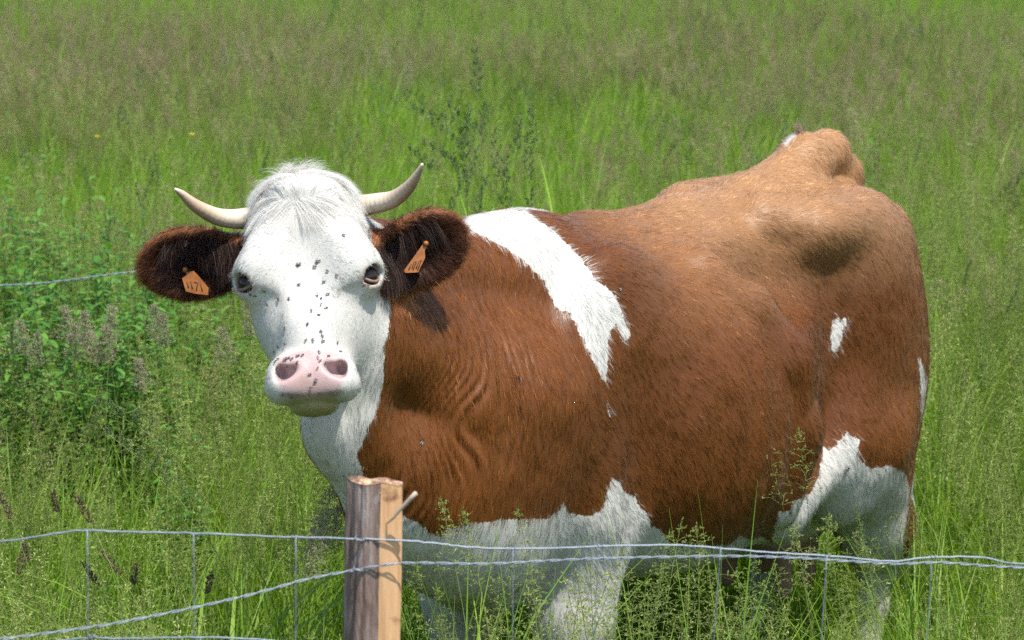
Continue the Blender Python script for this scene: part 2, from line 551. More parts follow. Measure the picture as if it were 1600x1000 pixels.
LOWER = [(620, 802), (650, 815), (672, 832), (690, 838), (700, 828), (740, 818), (800, 812), (858, 811), (872, 800), (881, 784), (890, 804), (920, 806), (942, 795), (949, 770), (956, 748), (966, 752), (976, 770), (992, 776), (1001, 795), (1012, 802), (1016, 822), (1032, 828), (1045, 848), (1100, 856), (1148, 850), (1156, 838), (1175, 846), (1188, 838), (1206, 846), (1213, 812), (1218, 798), (1232, 800), (1242, 784), (1265, 770), (1280, 742), (1287, 700), (1298, 703), (1312, 690), (1322, 675), (1343, 688), (1338, 715), (1360, 733), (1390, 727), (1413, 740), (1424, 764), (1420, 800), (1413, 840), (1404, 905), (1396, 1000), (1396, 1400), (560, 1400), (560, 800)]
SPOT = [(1297, 535), (1299, 512), (1304, 498), (1309, 494), (1312, 503), (1318, 495), (1323, 499), (1317, 515), (1314, 533), (1306, 550), (1299, 548)]
TAILSPOT = [(1224, 226), (1236, 210), (1246, 205), (1240, 218), (1228, 230)]
SLIVER = [(949, 632), (953, 640), (956, 652), (952, 650)]
THROAT = [(592, 462), (597, 520), (601, 565), (598, 612), (584, 650), (566, 690), (557, 712), (568, 742), (560, 800), (400, 800), (380, 460), (480, 400)]
EDGE = [(1437, 560), (1447, 590), (1450, 640), (1441, 660), (1438, 610)]

def in_head(H):
    return np.minimum(np.minimum(H[:, 1] + .140 + .25 * np.maximum(H[:, 2], 0), .05), .20 - np.abs(H[:, 0]))
def ear_dist(H, E):
    c, ax, nn, bb, L = E
    q = H - c
    return np.sqrt((q @ ax / (L * 1.02)) ** 2 + (q @ bb / .080) ** 2 + (q @ nn / .075) ** 2)
BE_R, BE_L = ear_dist(BH, EAR_R), ear_dist(BH, EAR_L)
def markings(H, PX, Lc, facing, eR, eL):
    """white = positive (in photo pixels of distance)"""
    w = np.maximum.reduce([sd_poly(PX, SADDLE), sd_poly(PX, LOWER), sd_poly(PX, SPOT), sd_poly(PX, TAILSPOT), sd_poly(PX, SLIVER), sd_poly(PX, EDGE)])
    th = sd_poly(PX, THROAT)
    w = np.where(Lc[:, 0] > .12, np.maximum(w, th), w)
    # the far side, unseen here: white belly and legs, brown flank, saddle continued
    far = np.maximum((.70 - Lc[:, 2]) * 700, 40 - 700 * np.abs(Lc[:, 0] + .06 - .5 * (1.42 - Lc[:, 2])))
    k = np.clip((facing + .02) / .12, 0, 1)
    body = w * k + np.clip(far, -60, 60) * (1 - k)
    hd = in_head(H) * 900
    face = np.minimum(60, np.maximum(hd, 0) + 20)
    out = np.where(hd > 0, face, body)
    e = np.minimum(eR, eL)
    # ears and their roots are brown
    side = (np.abs(H[:, 0]) - .113 - np.clip((.05 - H[:, 1] * .12), 0, .02)) * 800
    root = np.minimum((np.abs(H[:, 0]) - .118) * 900, np.minimum((.135 - H[:, 2]) * 900, (-.075 - H[:, 1]) * 900))
    root = np.minimum(root, (H[:, 2] - .0) * 900)
    brown = np.maximum((1.12 - e) * 120, root)
    brown = np.where(np.abs(H[:, 0]) > .10, brown, -50)
    near = (np.abs(H[:, 0]) < .4) & (H[:, 1] > -.26) & (np.abs(H[:, 2]) < .3)
    out = np.where(near & (brown > -out), np.minimum(out, -brown), out)
    return np.clip(out, -60, 60)
WHITE = markings(BH, BPX, BV, FACING, BE_R, BE_L)

# pink of muzzle, rims of the eyes, udder
def pinkness(H, PX, Lc):
    hd = (in_head(H) > 0) & (H[:, 1] > -.09)
    q = (np.abs(H[:, 0] / (.064 - .10 * np.maximum(0, -.19 - H[:, 2]))) ** 3.2 + np.abs((H[:, 2] + .181) / .039) ** 3.2) ** (1 / 3.2)
    p = np.where(hd & (H[:, 1] > -.075), np.clip((1 - q) * 6 + .5, 0, 1), 0)
    lip = np.where(hd & (H[:, 1] > -.10), np.exp(-((H[:, 2] + .2235 - H[:, 0] ** 2 * 1.0) / .0045) ** 2) * np.clip((.066 - np.abs(H[:, 0])) / .02, 0, 1) * .85, 0)
    eye = np.zeros(len(H))
    for s in (-1, 1):
        r = np.sqrt(((H[:, 0] - .112 * s) / .024) ** 2 + ((H[:, 2] + .000) / .021) ** 2 + ((H[:, 1] + .025) / .04) ** 2)
        eye = np.maximum(eye, np.clip((1.15 - r) * 3, 0, .75))
    ud = np.where((Lc[:, 2] < .60) & (np.abs(Lc[:, 1]) < .13) & (Lc[:, 0] < -.90) & (Lc[:, 0] > -1.2), np.clip((.56 - Lc[:, 2]) / .04, 0, 1), 0)
    return p, lip, eye, ud
PINK, LIP, EYEP, UDD = pinkness(BH, BPX, BV)
BARE = np.clip(PINK + LIP * .8 + EYEP * .6 + UDD, 0, 1)

# value noise for relief
_rng = np.random.default_rng(7)
rng = np.random.default_rng(3)
_LAT = _rng.random((32, 32, 32)).astype(np.float32)
def vnoise(P, scale):
    q = np.asarray(P, float) * scale
    i = np.floor(q).astype(int); f = q - i
    f = f * f * (3 - 2 * f)
    i &= 31; j = (i + 1) & 31
    def g(a, b, c): return _LAT[a, b, c]
    x0, y0, z0 = i.T; x1, y1, z1 = j.T
    fx, fy, fz = f.T
    return ((g(x0, y0, z0) * (1 - fx) + g(x1, y0, z0) * fx) * (1 - fy) + (g(x0, y1, z0) * (1 - fx) + g(x1, y1, z0) * fx) * fy) * (1 - fz) + \
           ((g(x0, y0, z1) * (1 - fx) + g(x1, y0, z1) * fx) * (1 - fy) + (g(x0, y1, z1) * (1 - fx) + g(x1, y1, z1) * fx) * fy) * fz

# folds of skin on the neck: long ridges running from crest to throat, fading into the shoulder
_na = unit(_thr - np.array([.10, 0, 1.2]))
_s = (BV - np.array([.10, 0, 1.2])) @ _na
_wob = (vnoise(BV, 7.0) - .5) * .10
_neck = np.clip((_s - .10) / .12, 0, 1) * np.clip((.52 - _s) / .12, 0, 1) * np.clip((-in_head(BH)) / .03, 0, 1) * np.clip((np.minimum(BE_R, BE_L) - 1.1) * 4, 0, 1)
_neck *= np.clip((1.48 - BV[:, 2]) / .12, 0, 1) * np.clip((BV[:, 2] - .92) / .15, 0, 1)
_ph = (_s * 40 + _wob * 62 + (vnoise(BV + 9, 3.0) - .5) * 5 + BV[:, 1] * 3.0)
_fold = (np.cos(_ph * 2 * math.pi) + .4 * np.cos(_ph * 1.37 * 2 * math.pi)) * .0042 * np.clip((vnoise(BV + 4, 6.0) - .10) * 2.5, .3, 1) * _neck * (.35 + .9 * vnoise(BV + 3.1, 9.0))
# crease behind the elbow and hollows between ribs
_rib = np.sin((BV[:, 0] * 1.0 + .12 * BV[:, 2]) * 2 * math.pi / .085) * .0030 * np.exp(-((BV[:, 0] + .42) / .2) ** 2) * np.exp(-((BV[:, 2] - 1.02) / .2) ** 2)
_lump = (vnoise(BV, 9.0) - .5) * .006 + (vnoise(BV + 5, 22.0) - .5) * .003
_lump *= np.where(in_head(BH) > 0, .35, 1)
BV = BV + BN * (_fold + _rib + _lump)[:, None]
BN = vnormals(BV, BQ)
BW = to_world(BV); BPX = px(BW); BNW = BN @ CM; BH = (BW - HO) @ HM.T

# --- colours
def coat_colour(white, pink, lip, eye, udd, H, Lc, PX, eR, eL, rng=None, n=None):
    """linear base colour from the attributes"""
    m = len(white)
    nz = vnoise(Lc, 5.0)[:, None]
    brown = np.array([.138, .0435, .0055]) * (.78 + .44 * nz)
    deep = np.array([.055, .0140, .0018])
    low = vnoise(Lc + 11, 3.0)[:, None]
    brown = brown * (1 - .35 * low) + deep * .35 * low
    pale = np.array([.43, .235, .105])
    topf = np.clip((Lc[:, 2] - 1.16) / .30, 0, 1)[:, None] * np.clip((-.1 - Lc[:, 0]) / .5, 0, 1)[:, None]   # paler towards the top of the back: sheen painted into the coat colour
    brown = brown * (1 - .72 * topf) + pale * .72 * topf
    whitec = np.array([.60, .58, .525])
    e = np.minimum(eR, eL)[:, None]
    near = (np.abs(H[:, 0]) > .10)[:, None] & (np.abs(H[:, 0]) < .36)[:, None] & (H[:, 1] > -.24)[:, None] & (np.abs(H[:, 2]) < .25)[:, None]
    earc = np.array([.105, .030, .012])
    for E, ee in ((EAR_R, eR), (EAR_L, eL)):
        c_, ax, nn, bb, L_ = E
        q = H - c_
        rim = np.sqrt((q @ ax / L_) ** 2 + (q @ bb / .072) ** 2)
        inner = np.clip((q @ nn + .03) / .02, 0, 1)
        rr = np.clip((rim - .80) / .25, 0, 1)[:, None]
        tipward = np.clip(.5 + (q @ ax) / L_ * .5, 0, 1)[:, None]
        ec = (np.array([.020, .009, .006]) * (1 - tipward) + np.array([.075, .024, .010]) * tipward) * (1 - rr) + rr * np.array([.33, .115, .030])
        ec = np.where(inner[:, None] > .2, ec, np.array([.20, .062, .018]))
        brown = np.where(near & (ee < 1.4)[:, None], ec, brown)
    c = np.where((white > 0)[:, None], whitec, brown)
    dung = np.exp(-(((Lc[:, 0] + 1.375) / .05) ** 2 + ((Lc[:, 1] - .15) / .06) ** 2 + ((Lc[:, 2] - 1.245) / .065) ** 2)) + .8 * np.exp(-(((Lc[:, 0] + 1.37) / .05) ** 2 + ((Lc[:, 1] - .22) / .06) ** 2 + ((Lc[:, 2] - .98) / .07) ** 2))
    dung = np.clip((dung * (.5 + vnoise(Lc, 70.0)) - .38) * 4, 0, 1)[:, None]
    c = c * (1 - dung) + dung * np.array([.028, .018, .011])
    soil = (np.clip((vnoise(Lc + 3, 6.0) - .45) * 2.2, 0, 1) * np.clip((1.0 - Lc[:, 2]) / .4, 0, 1))[:, None] * .30
    c = np.where((white > 0)[:, None] & (H[:, 1] < -.2)[:, None], c * (1 - soil) + soil * np.array([.42, .37, .24]), c)
    # green stain on chin, pale dirt below the eyes
    chin = (np.clip((-.220 - H[:, 2]) / .008, 0, 1) * np.clip((H[:, 1] + .085) / .03, 0, 1) * np.clip((.066 - np.abs(H[:, 0])) / .03, 0, 1))[:, None]
    c = c * (1 - chin * (1 - np.array([.52, .48, .24])))
    dirt = (np.clip(1.2 - np.sqrt((H[:, 0] / .032) ** 2 + ((H[:, 2] + .20) / .022) ** 2), 0, 1) * vnoise(H + 1, 60))[:, None]
    c = c * (1 - pink[:, None]) + pink[:, None] * (np.array([.53, .36, .345]) * (1 - dirt) + dirt * np.array([.34, .22, .16]))
    c = c * (1 - lip[:, None]) + lip[:, None] * np.array([.20, .11, .08])
    c = c * (1 - eye[:, None] * .8) + eye[:, None] * .8 * np.array([.42, .27, .21])
    c = c * (1 - udd[:, None]) + udd[:, None] * np.array([.30, .17, .14])
    return c
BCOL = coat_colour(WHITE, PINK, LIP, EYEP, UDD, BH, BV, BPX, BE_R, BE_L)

# --- lay of the hair (world directions along the skin)
def flow(W, Nw, Lc, H):
    f = -CF * .55 + np.array([0, 0, -.85])
    f = np.broadcast_to(f, W.shape).copy()
    back = np.clip((Lc[:, 2] - 1.2) / .2, 0, 1)[:, None]
    f = f * (1 - back) + back * (-CF * .95 + np.array([0, 0, -.3]))
    th = np.clip((-.95 - Lc[:, 0]) / .2, 0, 1)[:, None]
    f = f * (1 - .5 * th) + .5 * th * np.array([0, 0, -1.0])
    nk = np.clip(((Lc - np.array([.10, 0, 1.2])) @ _na + .06) / .08, 0, 1)[:, None]
    dn = np.array([0, 0, -1.0]) - (_na @ CM) * (np.array([0, 0, -1.0]) @ (_na @ CM)) - CF * .15
    f = f * (1 - nk) + nk * unit(dn)
    # face: away from the whorl on the forehead, down the nose
    w0 = np.array([0, 0, .045])
    fh = H - w0; fh[:, 1] = 0
    fh = unit(fh) + np.array([0, 0, -.35])
    up = np.clip((H[:, 2] - .10) / .05, 0, 1)[:, None]
    tuft = (H - np.array([-.01, 0, .165])) * np.array([1, 0, 1]) * -1
    fh = fh * (1 - up) + up * (unit(H * np.array([1.2, 0, .3])) + np.array([0, 0, .1]))
    hw = fh @ HM
    inh = np.clip(in_head(H) / .03 + .5, 0, 1)[:, None]
    f = f * (1 - inh) + inh * hw
    for E in (EAR_R, EAR_L):
        c, ax, nn, bb, L = E
        q = (H - c)
        e = ear_dist(H, E)
        r = unit(q * 1.0) * .6 + ax * .35 + nn * .5 + np.array([0, 0, -.25])
        k = np.clip((1.35 - e) * 5, 0, 1)[:, None]
        f = f * (1 - k) + k * (r @ HM)
    f = f - Nw * (f * Nw).sum(1, keepdims=True)
    return unit(f)

# --- materials
def body_material():
    N = Nodes('cow hide')
    geo = N.n('ShaderNodeNewGeometry')
    col = N.attr('tint').outputs['Color']
    wh = N.attr('white').outputs['Fac']
    bare = N.attr('bare').outputs['Fac']
    nz = N.noise(90, 4, geo.outputs['Position'], .6)
    edge = N.math('ADD', wh, N.math('MULTIPLY', N.math('SUBTRACT', nz, .5), 14.0))
    mk = N.n('ShaderNodeMapRange', {'Value': edge, 'From Min': -1.0, 'From Max': 1.0}).outputs[0]
    brown = N.attr('brown').outputs['Color']
    pale = N.attr('pale').outputs['Color']
    base = N.mix(mk, brown, pale)
    fine = N.noise(420, 2, geo.outputs['Position'], .6)
    base = N.mix(N.math('MULTIPLY', fine, .35), base, (0.02, .012, .01))
    bmp = N.n('ShaderNodeBump', {'Strength': .35, 'Distance': .002, 'Height': N.noise(500, 3, geo.outputs['Position'])})
    rough = N.math('SUBTRACT', .44, N.math('MULTIPLY', bare, .08))
    b = principled(N, Base_Color=base, Roughness=rough, Normal=bmp.outputs[0])
    b.inputs['Specular IOR Level'].default_value = .28
    b.inputs['Sheen Weight'].default_value = .08
    b.inputs['Sheen Roughness'].default_value = .4
    b.inputs['Sheen Tint'].default_value = (1, .85, .7, 1)
    return N.done(b.outputs[0])
def fur_material():
    N = Nodes('cow hair')
    col = N.attr('tint').outputs['Color']
    nrm = N.attr('lie').outputs['Vector']
    info = N.n('ShaderNodeHairInfo')
    c = N.mix(N.math('MULTIPLY', info.outputs['Intercept'], .3), col, N.mix(1.0, col, (1.5, 1.45, 1.4), 'MULTIPLY'))
    lum = N.n('ShaderNodeSeparateColor', {0: col}).outputs[0]
    b = principled(N, Base_Color=c, Roughness=.40, Normal=nrm)
    N.t.links.new(N.math('ADD', N.math('MULTIPLY', lum, 1.0, clamp=True), .08, clamp=True), b.inputs['Specular IOR Level'])
    b.inputs['Sheen Weight'].default_value = .04
    b.inputs['Sheen Roughness'].default_value = .5
    b.inputs['Sheen Tint'].default_value = (1, .85, .7, 1)
    tr = N.n('ShaderNodeBsdfTransparent')
    m = N.n('ShaderNodeMixShader', {0: .38, 1: b.outputs[0], 2: tr.outputs[0]})
    return N.done(m.outputs[0])
def long_hair_material():
    N = Nodes('long pale hair')
    col = N.attr('tint').outputs['Color']
    b = principled(N, Base_Color=col, Roughness=.5, Normal=N.attr('lie').outputs['Vector'])
    t = N.n('ShaderNodeBsdfTranslucent', {'Color': col})
    m = N.n('ShaderNodeMixShader', {0: .3, 1: b.outputs[0], 2: t.outputs[0]})
    tr = N.n('ShaderNodeBsdfTransparent')
    return N.done(N.n('ShaderNodeMixShader', {0: .6, 1: m.outputs[0], 2: tr.outputs[0]}).outputs[0])
LONGHAIR = long_hair_material()
HIDE, FUR = body_material(), fur_material()

cow = bpy.data.objects.new('cow', None)
COL.objects.link(cow)
cow.location = CO
tag(cow, 'brown and white horned cow standing in tall grass with her face turned to the fence', 'cow')
cow.empty_display_size = .2
def cow_part(name, W, F, mats, parent=None, smooth_=True):
    me = mesh(name, np.asarray(W) - CO, F, smooth_)
    return link(name, me, parent or cow, mats)
body = cow_part('body', BW, BQ, [HIDE])
def put_attr(me, name, arr, typ):
    a = me.attributes.new(name, typ, 'POINT')
    if typ == 'FLOAT':
        a.data.foreach_set('value', np.asarray(arr, np.float32).ravel())
    else:
        arr = np.asarray(arr, np.float32)
        a.data.foreach_set('color', np.concatenate([arr, np.ones((len(arr), 1), np.float32)], 1).ravel())
_z = np.zeros(len(BV))
put_attr(body.data, 'white', WHITE, 'FLOAT')
put_attr(body.data, 'bare', BARE, 'FLOAT')
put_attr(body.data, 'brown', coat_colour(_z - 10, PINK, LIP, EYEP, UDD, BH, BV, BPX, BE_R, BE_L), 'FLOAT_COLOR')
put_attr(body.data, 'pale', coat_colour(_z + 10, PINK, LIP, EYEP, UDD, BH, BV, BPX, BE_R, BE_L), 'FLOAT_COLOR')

def hair_object(name, roots, dirs, norms, length, lift, colours, r0, parent, npts=4, bend=0.0, droop=0.0, shade=None, mat=None):
    """strands lying along dirs, lifted by lift, as one Curves object"""
    n = len(roots)
    hc = bpy.data.hair_curves.new(name)
    hc.add_curves([npts] * n)
    t = np.linspace(0, 1, npts)[None, :, None]
    L = length[:, None, None]
    P = roots[:, None, :] + L * (dirs[:, None, :] * t + norms[:, None, :] * (lift[:, None, None] * (t - bend * t * t)))
    P[:, :, 2] -= (droop * L * t * t)[:, :, 0]
    hc.attributes['position'].data.foreach_set('vector', (P - CO).astype(np.float32).ravel())
    rad = hc.attributes.get('radius') or hc.attributes.new('radius', 'FLOAT', 'POINT')
    rr = np.broadcast_to(np.linspace(1, .25, npts)[None, :], (n, npts)) * (r0[:, None] if np.ndim(r0) else r0)
    rad.data.foreach_set('value', rr.astype(np.float32).ravel())
    a = hc.attributes.new('tint', 'FLOAT_COLOR', 'CURVE')
    a.data.foreach_set('color', np.concatenate([colours, np.ones((n, 1))], 1).astype(np.float32).ravel())
    a = hc.attributes.new('lie', 'FLOAT_VECTOR', 'CURVE')
    sh = norms if shade is None else shade
    a.data.foreach_set('vector', unit(sh + .28 * rng.normal(0, 1, (n, 3)) + .1 * dirs).astype(np.float32).ravel())
    o = link(name, hc, parent, [mat or FUR])
    return o


def sample(weights, n):
    """n points on the body: face weights -> roots, bary-interpolated indices"""
    q = BQ
    area = .5 * np.linalg.norm(np.cross(BV[q[:, 2]] - BV[q[:, 0]], BV[q[:, 3]] - BV[q[:, 1]]), axis=1)
    p = area * weights
    f = rng.choice(len(q), n, p=p / p.sum())
    u, v = rng.random((2, n))
    w = np.stack([(1 - u) * (1 - v), u * (1 - v), u * v, (1 - u) * v], 1)
    return q[f], w
def interp(arr, idx, w):
    return (arr[idx] * (w if arr.ndim == 1 else w[..., None])).sum(1)
def coat(n_guides, per):
    fv = FACING[BQ].mean(1)
    below = BV[BQ][:, :, 2].mean(1) < .25
    wt = np.where(fv > -.25, 1.0, .22) * np.where(below, .3, 1) * (1 - .93 * BARE[BQ].mean(1))
    hd = in_head(BH)[BQ].mean(1) > -.02
    wt = wt * np.where(hd, 1.2, 1)
    em = (np.minimum(BE_R, BE_L) < 1.3)[BQ].mean(1)
    wt = wt * np.where(em > .5, 4.0, 1)
    idx, w = sample(wt, n_guides)
    G, Nw = interp(BW, idx, w), unit(interp(BNW, idx, w))
    Lc, H = to_local(G), (G - HO) @ HM.T
    fd = flow(G, Nw, Lc, H)
    side = np.cross(Nw, fd)
    turn = (vnoise(Lc, 8.0) - .5) * .6 + rng.normal(0, .16, n_guides)
    fd = unit(fd + side * turn[:, None])
    side = np.cross(Nw, fd)
    shade = np.exp(rng.normal(.06, .22, n_guides) + (vnoise(Lc + 2, 40) - .5) * .5)
    wh_jit = rng.normal(0, 3.2, n_guides)
    # strands
    rep = lambda a: np.repeat(a, per, 0)
    n = n_guides * per
    off = rng.normal(0, 1, (n, 2)) * np.array([.0055, .0018])
    P = rep(G) + rep(fd) * off[:, :1] + rep(side) * off[:, 1:]
    Hs, Ls = (P - HO) @ HM.T, to_local(P)
    ctr = rep(np.stack([interp(WHITE, idx, w) + wh_jit, interp(PINK, idx, w), interp(LIP, idx, w), interp(EYEP, idx, w), interp(UDD, idx, w)], 1))
    eR, eL = ear_dist(Hs, EAR_R), ear_dist(Hs, EAR_L)
    PXs = px(P)
    e = np.minimum(eR, eL)
    earm = (e < 1.4) & (np.abs(Hs[:, 0]) > .11)
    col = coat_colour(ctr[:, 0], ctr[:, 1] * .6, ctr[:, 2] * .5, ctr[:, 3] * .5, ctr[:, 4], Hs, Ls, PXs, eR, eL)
    var = rep(shade) * np.exp(rng.normal(0, .10, n))
    amp = np.where(ctr[:, 0] > 0, .38, 1.0)
    col = col * (np.exp(np.log(var) * amp))[:, None]
    col = col * np.where(ctr[:, 0] > 0, 1.2, np.where(earm, 1.2, 1.5))[:, None]
    col = np.clip(col, .004, .95)
    inh = in_head(Hs) > 0
    ln = np.where(inh, .0055, .0165) * rng.uniform(.7, 1.25, n)
    ln = np.where(inh & (Hs[:, 2] > .11), .015 * rng.uniform(.7, 1.3, n), ln)
    muz = inh & (Hs[:, 2] < -.10)
    ln = np.where(muz, .004 * rng.uniform(.7, 1.25, n), ln)
    ln = np.where(earm, .017 * rng.uniform(.6, 1.3, n), ln)
    lift = np.where(earm, .45, .055) * rng.uniform(.5, 1.5, n)
    lift = np.where(inh & (Hs[:, 2] > .11), .22 * rng.uniform(.5, 1.5, n), lift)
    d = unit(rep(fd) + rng.normal(0, .10, (n, 3)))
    nw = rep(Nw)
    return hair_object('coat', P, d, nw, ln, lift, col, rng.uniform(.00024, .00042, n), body, 4, .5)
N_GUIDES = 70000
hair = coat(N_GUIDES, 6)
# ------------------------------------------------------------------ horns, eyes, ear tags, long hair, tail switch, flies
from mathutils.bvhtree import BVHTree
BVH = BVHTree.FromPolygons(BW.tolist(), BQ.tolist())
def hit(u, v):
    """point and normal of the cow's surface behind photo pixel (u, v)"""
    o = Vector((0, 0, CAM_H))
    d = Vector(at(u, v, 5.0)) - o
    p, n, i, t = BVH.ray_cast(o, d.normalized())
    return (None, None) if p is None else (np.array(p), np.array(n))

def horn_material():
    N = Nodes('horn')
    t = N.attr('along').outputs['Fac']
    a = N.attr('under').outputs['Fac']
    geo = N.n('ShaderNodeTexCoord')
    st = N.noise(30, 4, geo.outputs['Object'], .65)
    base = N.ramp(t, [(0, (.40, .31, .20)), (.18, (.62, .54, .42)), (.62, (.46, .33, .22)), (.9, (.50, .40, .30)), (1, (.70, .62, .52))])
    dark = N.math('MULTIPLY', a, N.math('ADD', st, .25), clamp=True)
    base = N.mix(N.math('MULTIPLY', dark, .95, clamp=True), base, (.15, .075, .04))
    rings = N.n('ShaderNodeTexWave', {'Scale': 1.0, 'Distortion': 2.0, 'Detail': 2.0, 'Vector': N.n('ShaderNodeCombineXYZ', {0: N.math('MULTIPLY', t, 6.0)}).outputs[0]})
    h = N.math('ADD', N.math('MULTIPLY', st, 1.0), N.math('MULTIPLY', rings.outputs['Fac'], N.math('MULTIPLY', N.math('SUBTRACT', 1.0, t), .3)))
    bmp = N.n('ShaderNodeBump', {'Strength': .5, 'Distance': .003, 'Height': h})
    b = principled(N, Base_Color=base, Roughness=.45, Normal=bmp.outputs[0])
    return N.done(b.outputs[0])
HORN = horn_material()
def horn(pts, rads, lab):
    P = spline([at(u, v, y) for u, v, y in pts], 26)
    rd = cinterp(np.linspace(0, 1, 26), np.linspace(0, 1, len(rads)), np.array(rads) * 4.55 / FPX)
    V, F = tube(P, np.maximum(rd, .0015), 20)
    V = np.array(V)
    o = cow_part('horn', V, F, [HORN])
    t = np.repeat(np.linspace(0, 1, 26), 20)
    put_attr(o.data, 'along', t, 'FLOAT')
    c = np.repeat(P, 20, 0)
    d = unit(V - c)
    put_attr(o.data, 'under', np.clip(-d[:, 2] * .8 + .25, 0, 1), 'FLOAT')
    o['label'] = lab
    return o
_yb = head_w((-.11, -.09, .12))[1]
horn([(392, 341, _yb + .02), (362, 342, _yb), (335, 337, _yb - .02), (305, 321, _yb - .05), (284, 303, _yb - .07), (273, 295, _yb - .08)], [18, 15.5, 13.5, 10, 6, 2], 'pale horn curving out past the lower ear')
_yb = head_w((.11, -.09, .12))[1]
horn([(564, 322, _yb + .02), (592, 317, _yb), (617, 310, _yb - .02), (640, 291, _yb - .05), (654, 269, _yb - .07), (660, 256, _yb - .08)], [18, 16, 13.5, 10, 5.5, 2], 'pale horn curving up above the raised ear')

def eye_material():
    N = Nodes('eye')
    c = N.n('ShaderNodeTexCoord')
    f = N.noise(40, 2, c.outputs['Object'])
    b = principled(N, Base_Color=N.mix(f, (.010, .007, .006), (.022, .013, .009)), Roughness=.12)
    b.inputs['Specular IOR Level'].default_value = .35
    return N.done(b.outputs[0])
def skin_material():
    N = Nodes('eyelid skin')
    c = N.n('ShaderNodeTexCoord')
    f = N.noise(120, 3, c.outputs['Object'])
    b = principled(N, Base_Color=N.mix(f, (.12, .065, .05), (.30, .18, .14)), Roughness=.55)
    return N.done(b.outputs[0])
EYE, LIDM = eye_material(), skin_material()
def ball(c, r, seg=24, ring=14, ax=None):
    V, F = [], []
    M = np.eye(3) if ax is None else np.asarray(ax)
    for i in range(ring + 1):
        th = math.pi * i / ring
        for j in range(seg):
            ph = 2 * math.pi * j / seg
            q = np.array([math.sin(th) * math.cos(ph), math.sin(th) * math.sin(ph), math.cos(th)]) * r
            V.append(np.asarray(c) + q @ M)
    for i in range(ring):
        for j in range(seg):
            k = (j + 1) % seg
            F.append((i * seg + j, (i + 1) * seg + j, (i + 1) * seg + k, i * seg + k))
    return V, F
for s, (eu, ev) in ((-1, (389, 442)), (1, (570, 429))):
    ec = head_w((.1085 * s, -.034, .008))
    V, F = ball(ec, .0215)
    eye = cow_part('eye', V, F, [EYE])
    out = unit((HM.T @ np.array([s * .62, .78, 0])))
    # lids: two thick arcs hugging the eyeball
    hxv, hzv = unit(np.cross(HM[2], out)) * 1.0, HM[2]
    for up in (1, -1):
        pts = []
        for a in np.linspace(-1.25, 1.25, 13):
            el = up * ((.95 if up > 0 else .80) * math.cos(a * 1.2) + .02)
            d = unit(out * math.cos(a) * 1.0 + hxv * math.sin(a) + HM[2] * el)
            pts.append(ec + d * .0228)
        V, F = tube(pts, [.0018, .0022, .0026, .0028, .003, .003, .003, .003, .003, .0028, .0026, .0022, .0018], 8)
        lid = cow_part('eyelid', V, F, [LIDM], eye)
    # lashes
    n = 90
    a = rng.uniform(-1.0, 1.0, n)
    d = unit(out[None] * np.cos(a)[:, None] + hxv[None] * np.sin(a)[:, None] + HM[2][None] * (.97 * np.cos(a * 1.2))[:, None])
    rt = ec + d * .0262
    dr = unit(d * .8 + out * .3 - HM[2] * .35 + rng.normal(0, .15, (n, 3)))
    hair_object('eyelashes', rt, dr, d, rng.uniform(.012, .020, n), np.full(n, .2), np.tile([.72, .68, .58], (n, 1)), .0004, eye, 5, .3, .3)

# long hair: forelock on the poll, black hair hanging in the ears
def tuft(name, roots_h, dirs_h, n_per, spread, length, colour, cvar, r, lift, droop, parent=None, jitter=.2, npts=7, mat=None):
    G, Dr, Nn = [], [], []
    for rh, dh in zip(roots_h, dirs_h):
        loc, nor, i, dist = BVH.find_nearest(Vector(head_w(rh)))
        G.append(np.array(loc)); Nn.append(np.array(nor)); Dr.append(unit(np.asarray(dh) @ HM))
    G, Nn, Dr = map(np.array, (G, Nn, Dr))
    rep = lambda a: np.repeat(a, n_per, 0)
    n = len(G) * n_per
    gl = rng.uniform(.7, 1.25, len(G))
    gc = np.exp(rng.normal(0, cvar, len(G)))
    P = rep(G) + rng.normal(0, spread, (n, 3)) - rep(Nn) * .002
    dd = rep(Dr) + rng.normal(0, jitter, (len(G), 3)).repeat(n_per, 0) + rng.normal(0, .07, (n, 3))
    nw = rep(Nn)
    dd = dd - nw * (dd * nw).sum(1, keepdims=True)
    col = np.clip(np.asarray(colour)[None] * rep(gc)[:, None] * np.exp(rng.normal(0, .1, n))[:, None], .003, .88)
    return hair_object(name, P, unit(dd), nw, rep(gl) * rng.uniform(.75, 1.1, n) * length, rng.uniform(.6, 1.4, n) * lift, col, r, parent or cow, npts, .55, droop, shade=unit(nw * .6 + np.array([.0, -.3, .6])), mat=mat)
rt, dr = [], []
for i in range(520):
    x, z = rng.normal(0, .050), rng.uniform(.125, .205)
    if abs(x) > .115: continue
    c = np.array([-.012, 0, .170])
    q = np.array([x, 0, z]) - c
    rt.append((x, -.02 - .25 * max(0, z - .14), z))
    dr.append(unit(np.array([q[0] * 1.5 + .02 * np.sign(q[0]), 0, q[2] - .012])) + np.array([0, .0, -.15]))
tuft('forelock', rt, dr, 16, .0022, .040, (.80, .78, .72), .06, .00045, .40, .15, mat=LONGHAIR)
rt, dr = [], []
for i in range(45):                                     # crest standing up
    x = rng.normal(-.012, .016)
    rt.append((x, -.05, .20)); dr.append((x * 9 + .02 + .25 * rng.normal(), .1, .9))
tuft('crest_hair', rt, dr, 16, .003, .040, (.80, .77, .68), .08, .00045, 1.3, .12, mat=LONGHAIR)
